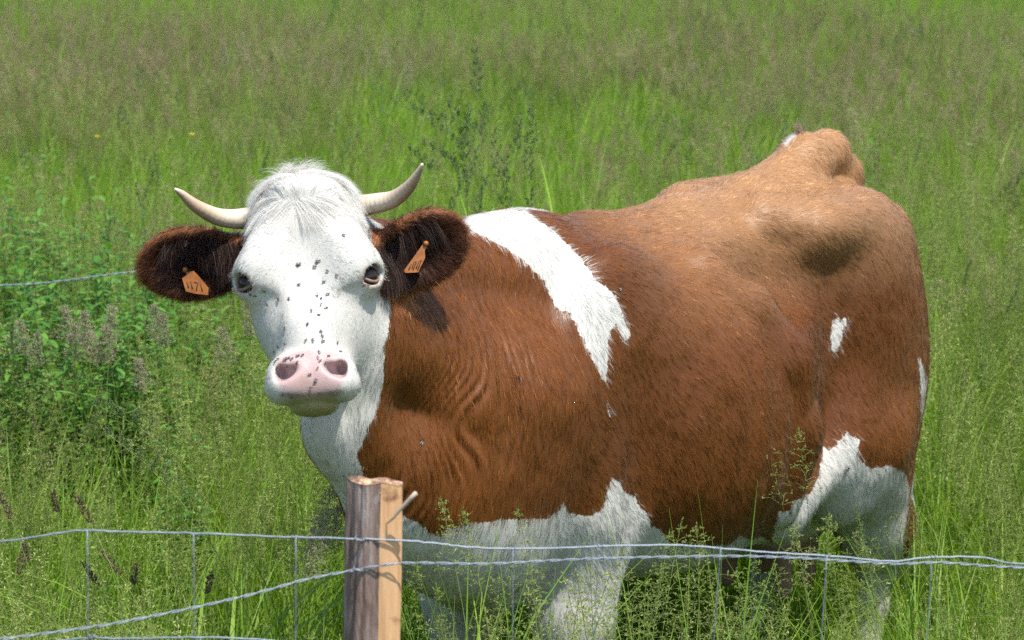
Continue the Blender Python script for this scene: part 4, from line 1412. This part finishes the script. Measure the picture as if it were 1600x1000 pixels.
def cock_head(g, P, L, n_cl, mi, mi_stem, size=.006):
    """cocksfoot: separate dense clusters on short side branches"""
    seg = np.cumsum(np.r_[0, np.linalg.norm(np.diff(P, axis=0), axis=1)])
    a = prng.uniform(0, 6.28)
    for k in range(n_cl):
        f = k / max(1, n_cl - 1)
        s = seg[-1] - L * (1 - f)
        c = np.array([np.interp(s, seg, P[:, i]) for i in range(3)])
        a += 2.4 + prng.normal(0, .4)
        out = np.array([math.cos(a), math.sin(a), 1.9])
        l = (.016 * (1 - f) + .002) * prng.uniform(.5, 1.3)
        e = c + unit(out) * l
        stemline(g, np.array([c, e]), .0006, .0004, .4, mi_stem)
        cl = (.026 * (1 - f * .5)) * prng.uniform(.8, 1.25)
        for m in range(int(26 * (1 - .4 * f))):
            p = e + unit(out) * cl * prng.uniform(-.2, 1) + prng.normal(0, cl * .12, 3)
            spikelet(g, p, unit(out) + prng.normal(0, .35, 3), size * prng.uniform(.8, 1.4), size * .26, prng.uniform(0, 1), mi)
def leafy(g, base, h, az, lean, n_leaf, ll, mi_stem, mi_leaf, branch=0):
    P = curve_up(base, h, az, lean, .12, 8)
    stemline(g, P, .003, .0012, prng.uniform(0, .6), mi_stem)
    seg = np.linspace(0, 1, 8)
    for k in range(n_leaf):
        f = .12 + .88 * k / n_leaf
        c = np.array([np.interp(f, seg, P[:, i]) for i in range(3)])
        a = k * 2.4 + prng.normal(0, .4)
        size = ll * (1 - .40 * f ** 2) * prng.uniform(.6, 1.2)
        leaf_shape(g, c, a, prng.uniform(-.1, .75), size, size * prng.uniform(.28, .42), prng.uniform(0, 1), mi_leaf)
def leaf_shape(g, c, az, el, L, w, tone, mi):
    d = np.array([math.cos(az) * math.cos(el), math.sin(az) * math.cos(el), math.sin(el)])
    s = np.array([-math.sin(az), math.cos(az), 0])
    u = np.cross(s, d) * -1
    V = []
    for t, ww, sag in ((0, .06, 0), (.2, .7, .02), (.45, 1.0, .0), (.75, .65, -.07), (1, .02, -.18)):
        m = c + d * L * t + np.array([0, 0, 1]) * L * sag
        V += [m - s * w * ww / 2 + u * w * .12 * ww, m, m + s * w * ww / 2 + u * w * .12 * ww]
    F = []
    for i in range(4):
        F += [(3 * i, 3 * i + 1, 3 * i + 4, 3 * i + 3), (3 * i + 1, 3 * i + 2, 3 * i + 5, 3 * i + 4)]
    g.add(V, F, tone, mi)

# ---- source tufts for the uncountable grass (never placed themselves)
SRC = bpy.data.collections.new('meadow_sources')
def source(name, g, mats):
    o = bpy.data.objects.new(name, g.mesh(name, mats))
    SRC.objects.link(o)
order = []
for k in range(6):                                          # a: long blades
    g = Geo()
    for i in range(34):
        r = .09 * math.sqrt(prng.random()); a = prng.uniform(0, 6.28)
        h = prng.uniform(.35, .78)
        blade(g, (r * math.cos(a), r * math.sin(a), 0), h, prng.uniform(.0028, .0062), prng.uniform(0, 6.28), prng.uniform(.02, .22), prng.uniform(.2, 1.7) * (.5 + h * .6), prng.uniform(0, 1) ** 1.1 * .93, 6)
    source('a%02d' % k, g, [M_BLADE])
for k in range(4):                                          # b: short dense under-grass
    g = Geo()
    for i in range(46):
        r = .12 * math.sqrt(prng.random()); a = prng.uniform(0, 6.28)
        blade(g, (r * math.cos(a), r * math.sin(a), 0), prng.uniform(.15, .45), prng.uniform(.004, .009), prng.uniform(0, 6.28), prng.uniform(.05, .5), prng.uniform(.3, 1.8), prng.uniform(0, .85), 5)
    source('b%02d' % k, g, [M_BLADE])
for k in range(6):                                          # c: airy green panicles
    g = Geo()
    for i in range(3):
        P = curve_up((prng.normal(0, .04), prng.normal(0, .04), 0), prng.uniform(.66, .95), prng.uniform(0, 6.28), prng.uniform(.01, .10), prng.uniform(.1, .5), 9)
        stemline(g, P, .0011, .0005, prng.uniform(0, .8), 0)
        panicle(g, P, prng.uniform(.13, .20), prng.uniform(.04, .065), 8, 4, 3, 0, 1, .0068)
        blade(g, P[3], prng.uniform(.12, .25), .005, prng.uniform(0, 6.28), .4, 1.0, prng.uniform(.2, .9), 5, 2)
    source('c%02d' % k, g, [M_STEM, M_SPIK, M_BLADE])
for k in range(4):                                          # d: ripe beige panicles
    g = Geo()
    for i in range(4):
        P = curve_up((prng.normal(0, .06), prng.normal(0, .06), 0), prng.uniform(.6, .9), prng.uniform(0, 6.28), prng.uniform(.01, .12), prng.uniform(.1, .6), 9)
        stemline(g, P, .001, .0005, prng.uniform(.4, 1), 0)
        panicle(g, P, prng.uniform(.10, .16), prng.uniform(.025, .05), 8, 4, 4, 0, 1, .0068)
    source('d%02d' % k, g, [M_STEM, M_BEIGE])
for k in range(3):                                          # e: dark spikes
    g = Geo()
    for i in range(2):
        P = curve_up((prng.normal(0, .06), prng.normal(0, .06), 0), prng.uniform(.65, .95), prng.uniform(0, 6.28), prng.uniform(.02, .12), prng.uniform(.2, .8), 9)
        stemline(g, P, .0012, .0006, prng.uniform(0, .6), 0)
        if k == 2: dense_head(g, P, .07, .005, 60, 1)
        else: cock_head(g, P, .12, 9, 1, 0)
    source('e%02d' % k, g, [M_STEM, M_COCK])
SOURCES = {'a': (0, 6), 'b': (6, 10)}
_names = sorted(o.name for o in SRC.objects)
def ids(letter): return [i for i, n in enumerate(_names) if n[0] == letter]

def scatter_tree():
    t = bpy.data.node_groups.new('scatter', 'GeometryNodeTree')
    t.interface.new_socket('Geometry', in_out='INPUT', socket_type='NodeSocketGeometry')
    t.interface.new_socket('Geometry', in_out='OUTPUT', socket_type='NodeSocketGeometry')
    n = t.nodes
    gi, go = n.new('NodeGroupInput'), n.new('NodeGroupOutput')
    ci = n.new('GeometryNodeCollectionInfo'); ci.inputs['Collection'].default_value = SRC
    ci.inputs['Separate Children'].default_value = True; ci.inputs['Reset Children'].default_value = True
    ip = n.new('GeometryNodeInstanceOnPoints'); ip.inputs['Pick Instance'].default_value = True
    def na(name, typ):
        a = n.new('GeometryNodeInputNamedAttribute'); a.data_type = typ; a.inputs['Name'].default_value = name
        return a.outputs['Attribute']
    er = n.new('FunctionNodeEulerToRotation')
    L = t.links.new
    L(gi.outputs[0], ip.inputs['Points']); L(ci.outputs[0], ip.inputs['Instance'])
    L(na('pick', 'INT'), ip.inputs['Instance Index'])
    L(na('rot', 'FLOAT_VECTOR'), er.inputs[0]); L(er.outputs[0], ip.inputs['Rotation'])
    L(na('scl', 'FLOAT_VECTOR'), ip.inputs['Scale'])
    L(ip.outputs[0], go.inputs[0])
    return t
SCATTER = scatter_tree()
def scatter(name, P, pick, scl, rot, lab, cat):
    me = bpy.data.meshes.new(name)
    me.vertices.add(len(P)); me.vertices.foreach_set('co', np.asarray(P, np.float32).ravel())
    a = me.attributes.new('pick', 'INT', 'POINT'); a.data.foreach_set('value', np.asarray(pick, np.int32))
    a = me.attributes.new('rot', 'FLOAT_VECTOR', 'POINT'); a.data.foreach_set('vector', np.asarray(rot, np.float32).ravel())
    a = me.attributes.new('scl', 'FLOAT_VECTOR', 'POINT'); a.data.foreach_set('vector', np.asarray(scl, np.float32).ravel())
    o = link(name, me)
    md = o.modifiers.new('scatter', 'NODES'); md.node_group = SCATTER
    tag(o, lab, cat, kind='stuff')
    return o
def field(dens, y0, y1, margin=2.0, spread=.36):
    """random points over the part of the meadow in and around the view, dens(Y) per square metre"""
    out = []
    ys = np.arange(y0, y1, .5)
    for y in ys:
        w = 2 * (spread * y + margin)
        m = prng.poisson(max(0, dens(y)) * w * .5)
        out.append(np.stack([prng.uniform(-w / 2, w / 2, m), prng.uniform(y, y + .5, m), np.zeros(m)], 1))
    return np.concatenate(out)
def under_cow(P, pad=0.0):
    l = to_local(P)
    return (l[:, 0] > -1.5 - pad) & (l[:, 0] < .35 + pad) & (np.abs(l[:, 1]) < .36 + pad)
def head_zone(P):
    return np.hypot(P[:, 0] - HO[0], P[:, 1] - HO[1]) < .3
def place(P, letter, smin, smax, tall=None, keep=None):
    if keep is not None: P = P[keep]
    n = len(P)
    s = prng.uniform(smin, smax, n)
    if tall is not None: s = s * tall(P)
    lean = prng.normal(0, .07, (n, 2))
    rot = np.stack([lean[:, 0], lean[:, 1], prng.uniform(0, 6.28, n)], 1)
    scl = np.stack([s * prng.uniform(.85, 1.2, n), s * prng.uniform(.85, 1.2, n), s], 1)
    return P, prng.choice(ids(letter), n), scl, rot
def thin(P):
    """grass is low and grazed where the legs and udder show"""
    u = px(np.stack([P[:, 0], P[:, 1], np.full(len(P), .75)], 1))[:, 0]
    w = ((u > 835) & (u < 965)) | ((u > 1185) & (u < 1275)) | ((u > 1310) & (u < 1430))
    return np.where(w & (P[:, 1] < 5.75), .70, 1.0)
def join(*parts): return [np.concatenate(x) for x in zip(*parts)]

def patch(P, sc_, off=0): return vnoise(np.stack([P[:, 0], P[:, 1], np.full(len(P), off)], 1), sc_)
def low_under(P):
    u = under_cow(P, .05)
    front = (P[:, 1] < 4.75)
    return np.where(u, .62, np.where(front & (P[:, 0] > -.2), 1.22, 1.0)) * thin(P)
Pb = field(lambda y: 40 if y < 14 else 22, 3.2, 34)
Pa = field(lambda y: 68 if y < 12 else 38, 3.2, 34)
near = lambda P: low_under(P) * np.where((P[:, 1] > 4.75) & (P[:, 1] < 9.5), .95, 1.0)
ga = place(Pa, 'a', .75, 1.2, near)
gb = place(Pb, 'b', .8, 1.3, low_under)
scatter('meadow_grass', *join(ga, gb), 'long green blades of meadow grass covering the whole field', 'grass')
Pc = field(lambda y: 75 if y < 9.5 else 28, 5.0, 25)
kc = (patch(Pc, .55) * .7 + patch(Pc, 1.7, 4) * .3) > prng.uniform(.25, .62, len(Pc))
kc |= (Pc[:, 1] < 7.6) & (prng.random(len(Pc)) < .25)
kc &= ~under_cow(Pc, .02)
gc = place(Pc, 'c', .8, 1.12, thin, kc)
Pg = np.stack([prng.uniform(-2.6, -.15, 220), prng.uniform(4.8, 6.9, 220), np.zeros(220)], 1)
gg = place(Pg, 'c', .78, 1.05, None, (~under_cow(Pg, .05)) & (~head_zone(Pg)) & (Pg[:, 0] > -.33 * Pg[:, 1] - .2))
gc = join(gc, gg)
Ph = field(lambda y: 3.0, 7.5, 26)
Ph = Ph[patch(Ph, .9, 14) > .5]
ga2 = place(Ph, 'a', 1.15, 1.4)
gc = join(gc, ga2)
scatter('seeding_grass', *gc, 'airy yellow-green seed heads of meadow grass', 'grass')
Pd = field(lambda y: 38 * math.exp(-((y - 15) / 5.0) ** 2) + 2, 6.5, 25)
kd = patch(Pd, .45, 9) > prng.uniform(.30, .6, len(Pd))
kd &= ~under_cow(Pd, .1)
gd = place(Pd, 'd', .8, 1.15, None, kd)
Pe = field(lambda y: 4.5, 6.0, 26)
ge = place(Pe, 'e', .8, 1.15, None, ~under_cow(Pe, .1))
scatter('ripe_grass', *join(gd, ge), 'hazy beige and dark seed heads of ripe grass in the far meadow', 'grass')
# thinner, tall panicles close to the fence
NFG = 700
Pf = np.stack([prng.uniform(-1.3, 1.5, NFG), prng.uniform(3.75, 4.6, NFG), np.zeros(NFG)], 1)
pu = px(np.stack([Pf[:, 0], Pf[:, 1], np.full(NFG, .85)], 1))[:, 0]
kf = (~head_zone(Pf)) & (prng.random(NFG) < np.where(pu < 520, .75, np.where(pu < 660, .12, np.where(pu < 820, .5, np.where(pu < 970, .22, np.where((pu > 1190) & (pu < 1265), .3, np.where((pu > 1320) & (pu < 1420), .25, .75)))))))
gf = place(Pf, 'c', .88, 1.05, lambda P: np.where(thin(P) < 1, .86, 1), kf)
scatter('fence_grass', *gf, 'fine seeding grass growing up through the wire netting', 'grass')
# ------------------------------------------------------------------ plants one can pick out
def plant_root(name, loc, lab, cat, group=None):
    e = bpy.data.objects.new(name, None); COL.objects.link(e); e.location = loc
    e.empty_display_size = .05
    return tag(e, lab, cat, group)
def grass_plant(u, v, Y, kind, lab, group=None, bend=None, az=None, L=None, wide=None, leaves=2):
    """a single flowering grass whose tip stands at photo pixel (u, v), rooted on the ground at about distance Y"""
    top = at(u, v, Y)
    h = max(.3, top[2])
    az = prng.uniform(0, 6.28) if az is None else az
    bend = prng.uniform(.15, .5) if bend is None else bend
    P = curve_up((0, 0, 0), h, az, prng.uniform(.01, .05), bend, 12)
    P *= np.array([1, 1, h / P[:, 2].max()])
    root = plant_root('grass_plant', (top[0] - P[-1][0], top[1] - P[-1][1], 0), lab, 'grass', group)
    g = Geo(); stemline(g, P, .0015, .0006, prng.uniform(0, .6)); link('stem', g.mesh('stem', [M_STEM]), root)
    g = Geo()
    if kind == 'cocksfoot':
        cock_head(g, P, L or prng.uniform(.11, .16), 11, 0, 1, .0075); m = [M_COCK, M_STEM]
    elif kind == 'airy':
        panicle(g, P, L or prng.uniform(.12, .18), wide or .05, 9, 4, 5, 1, 0, .0055); m = [M_SPIK, M_STEM]
    elif kind == 'ripe':
        panicle(g, P, L or .12, wide or .03, 9, 4, 7, 1, 0, .005); m = [M_BEIGE, M_STEM]
    elif kind == 'brown':
        dense_head(g, P, L or .07, .0055, 120, 0); m = [M_BROWN]
    elif kind == 'spike':
        dense_head(g, P, L or .09, .004, 110, 0); m = [M_COCK]
    else:
        panicle(g, P, L or .11, wide or .026, 12, 5, 9, 1, 0, .0055, .1); m = [M_PLUME, M_STEM]
    link('seed_head', g.mesh('seed_head', m), root)
    for k in range(leaves):
        g = Geo()
        i = 2 + 2 * k
        blade(g, P[i], h * prng.uniform(.22, .36), prng.uniform(.005, .008), prng.uniform(0, 6.28), prng.uniform(.3, .6), prng.uniform(.5, 1.4), prng.uniform(.1, .8), 8)
        link('leaf', g.mesh('leaf', [M_BLADE]), root)
    return root
# cocksfoot clump behind the cow's neck
for u, v, b in [(743, 82, .05), (733, 172, .1), (722, 200, .25), (757, 160, .12), (772, 210, .2), (700, 165, .9), (648, 172, 1.3), (668, 190, 1.1), (655, 222, 1.2), (690, 240, .8), (705, 250, .5), (745, 235, .3), (790, 250, .5), (828, 168, .3), (822, 215, .3), (812, 190, .2), (640, 235, .9), (760, 280, .3), (718, 290, .4), (832, 300, .4)]:
    grass_plant(u, v, prng.uniform(6.9, 7.7), 'cocksfoot', "tall dark green cocksfoot stem in the clump behind the cow's neck", "cocksfoot clump behind the neck", b, math.pi if u < 715 else prng.uniform(0, 6.28), leaves=3)
for u, v in [(188, 165), (242, 240), (240, 268), (212, 285), (190, 160), (420, 235)]:
    grass_plant(u, v, prng.uniform(7.2, 8.6), 'spike', 'thin dark spike of grass above the leafy weeds', 'thin dark spikes above the weeds')
# the big cocksfoot heads standing among the pale seed heads before the cow
grass_plant(166, 676, 4.9, 'cocksfoot', 'large bluish cocksfoot head arching beside the broad arching leaves', None, 1.1, math.pi * .95, .17)
grass_plant(150, 632, 5.0, 'cocksfoot', 'cocksfoot head with pale tip nodding over its larger neighbour', None, 1.3, math.pi, .12)
for u, v in [(82, 768), (38, 850), (33, 865), (212, 882), (330, 895)]:
    grass_plant(u, v, prng.uniform(4.6, 5.0), 'brown', 'brown upright seed head near the netting and the sagging wire', 'brown seed heads by the netting', .2, L=.045)
for u, v, b in [(0, 770, .6), (160, 862, 1.0), (130, 880, .9), (118, 775, .8)]:
    grass_plant(u, v, prng.uniform(4.5, 4.9), 'brown', 'drooping brown seed head near the netting and the sagging wire', 'drooping brown seed heads by the netting', b, math.pi * .8, .06)
for u, v in [(100, 478), (132, 486), (175, 478), (60, 520), (165, 508), (118, 505), (240, 475), (255, 490), (345, 512), (140, 515), (30, 500), (215, 560), (385, 470)]:
    grass_plant(u, v, prng.uniform(6.0, 6.6), 'plume', 'creamy plumed grass head in front of the leafy weeds', 'creamy plumes before the weeds', .15, L=.10, wide=.03)
for u, v in [(515, 765), (528, 790), (505, 800), (500, 830)]:
    grass_plant(u, v, prng.uniform(4.55, 4.8), 'plume', 'pale feathery grass head close beside the log post', 'pale heads beside the post', .3, L=.10, wide=.04)
# airy heads in front of the cow
for u, v, w in [(689, 778, .030), (724, 796, .030), (809, 793, .040), (652, 878, .035), (682, 915, .03), (1089, 820, .05), (1046, 830, .035), (1035, 888, .06), (997, 905, .06), (1075, 898, .06), (900, 892, .05), (922, 882, .04), (1240, 820, .03), (1150, 890, .06), (1180, 870, .06), (1210, 880, .06), (780, 900, .06), (830, 885, .06), (960, 920, .06), (1120, 920, .06), (1300, 870, .05), (1340, 905, .06)]:
    grass_plant(u, v, prng.uniform(4.0, 4.4), 'airy', 'airy green grass head standing against the legs and belly of the cow', 'airy heads before the cow', .2, wide=w, leaves=1)
grass_plant(1295, 806, 4.3, 'airy', 'dense broad grass head in front of the white stifle', None, .05, L=.11, wide=.05)
grass_plant(1337, 788, 4.2, 'spike', 'long slender green spike leaning across the white hind leg', None, .25, math.pi, .20)
for u, v in [(1518, 405), (1535, 565), (1440, 215), (1590, 440), (1512, 590), (1340, 300)]:
    grass_plant(u, v, prng.uniform(6.8, 8.0), 'spike', 'thin dark spike of grass beyond the rump of the cow', 'thin dark spikes beyond the rump')
for u, v in [(560, 40), (380, 50), (350, 60), (470, 85), (600, 60), (530, 95), (640, 95), (575, 75), (505, 70)]:
    grass_plant(u, v, prng.uniform(12, 15), 'plume', 'pale beige plumed grass far out in the meadow', 'far pale plumes', .15, L=.16, wide=.05)
for u, v in [(830, 30), (845, 15), (700, 30), (660, 20), (880, 20), (990, 90), (1060, 60), (1500, 70), (1545, 60), (1440, 40), (1100, 30)]:
    grass_plant(u, v, prng.uniform(13, 17), 'cocksfoot', 'dark seed head far out in the meadow', 'far dark seed heads', .2)

def arching(u, v, Y, lab):
    base = at(u, v, Y); base[2] = 0
    root = plant_root('broad_leaf_grass', base, lab, 'grass')
    for h, az, lean, curl in ((.80, 0.1, .08, 2.5), (.84, .35, .12, 2.3), (.70, 2.9, .1, 2.0), (.66, -.6, .15, 1.7), (.62, 1.6, .2, 1.8), (.74, 3.3, .15, 1.9), (.66, -.2, .25, 2.2)):
        g = Geo()
        blade(g, prng.normal(0, .015, 3) * np.array([1, 1, 0]), h * 1.5, .014, az, lean, curl, prng.uniform(.3, .75), 14, twist=.3)
        link('leaf', g.mesh('leaf', [M_BLADE]), root)
arching(272, 800, 4.95, 'broad grass leaves arching over to one side before the cow')
arching(352, 820, 5.05, 'second tuft of broad arching grass leaves nearer the throat of the cow')

# leafy weeds
def weed(u, v, Y, lab, group, n=9, ll=.075, pale=False):
    top = at(u, v, Y)
    h = top[2]
    root = plant_root('leafy_weed', (top[0], top[1], 0), lab, 'weed', group)
    for k in range(n):
        g = Geo()
        leafy(g, (prng.normal(0, .05), prng.normal(0, .05), 0), h * (1 if k == 0 else prng.uniform(.72, 1.0)), prng.uniform(0, 6.28), prng.uniform(.0, .24) * (k > 0), 42, ll, 0, 1)
        link('leafy_shoot', g.mesh('leafy_shoot', [M_STEM, M_WEED]), root)
for u, v, Y in [(10, 262, 8.6), (45, 285, 8.3), (85, 255, 8.8), (120, 275, 8.4), (150, 300, 8.1), (190, 318, 8.0), (25, 330, 7.7), (70, 340, 7.6), (110, 345, 7.5), (150, 360, 7.4), (200, 365, 7.4), (235, 340, 7.9), (265, 372, 7.7), (-20, 300, 8.2), (-30, 380, 7.4), (20, 410, 7.2), (90, 415, 7.15), (165, 425, 7.1), (230, 415, 7.2), (300, 400, 7.6), (340, 420, 7.6), (50, 450, 6.9), (130, 460, 6.85), (200, 470, 6.85), (-40, 460, 6.9), (280, 470, 7.0)]:
    weed(u, v, Y, 'bushy dark green weed in the leafy patch crossed by the old wire', 'leafy weeds by the old wire')
for u, v, Y in [(80, 95, 11.5), (62, 120, 11.8)]:
    weed(u, v, Y, 'tall thin weed rising above the leafy patch', 'tall thin weeds', 2, .05)
weed(1340, 205, 9.5, 'tall leafy weed standing alone beyond the tail of the cow', None, 3, .06)
weed(300, 640, 6.0, 'bright upright leafy weed among pale seed heads below the ear', None, 5, .07)

# buttercups
for u, v, Y in [(605, 14, 20), (626, 9, 21), (676, 28, 19), (812, 60, 17), (300, 212, 10.5), (152, 215, 10.8)]:
    top = at(u, v, Y)
    root = plant_root('buttercup', (top[0], top[1], 0), 'small yellow buttercup flower showing above the meadow grass', 'flower', 'buttercups in the meadow')
    g = Geo(); stemline(g, np.array([(0, 0, 0), (.01, 0, top[2] * .5), (0, 0, top[2])]), .0014, .0009, .3); link('stem', g.mesh('stem', [M_STEM]), root)
    g = Geo()
    for k in range(5):
        leaf_shape(g, np.array([0, 0, top[2]]), k * 1.2566, .7, .017, .016, prng.uniform(0, 1), 0)
    link('flower_head', g.mesh('flower_head', [M_YELLOW]), root)
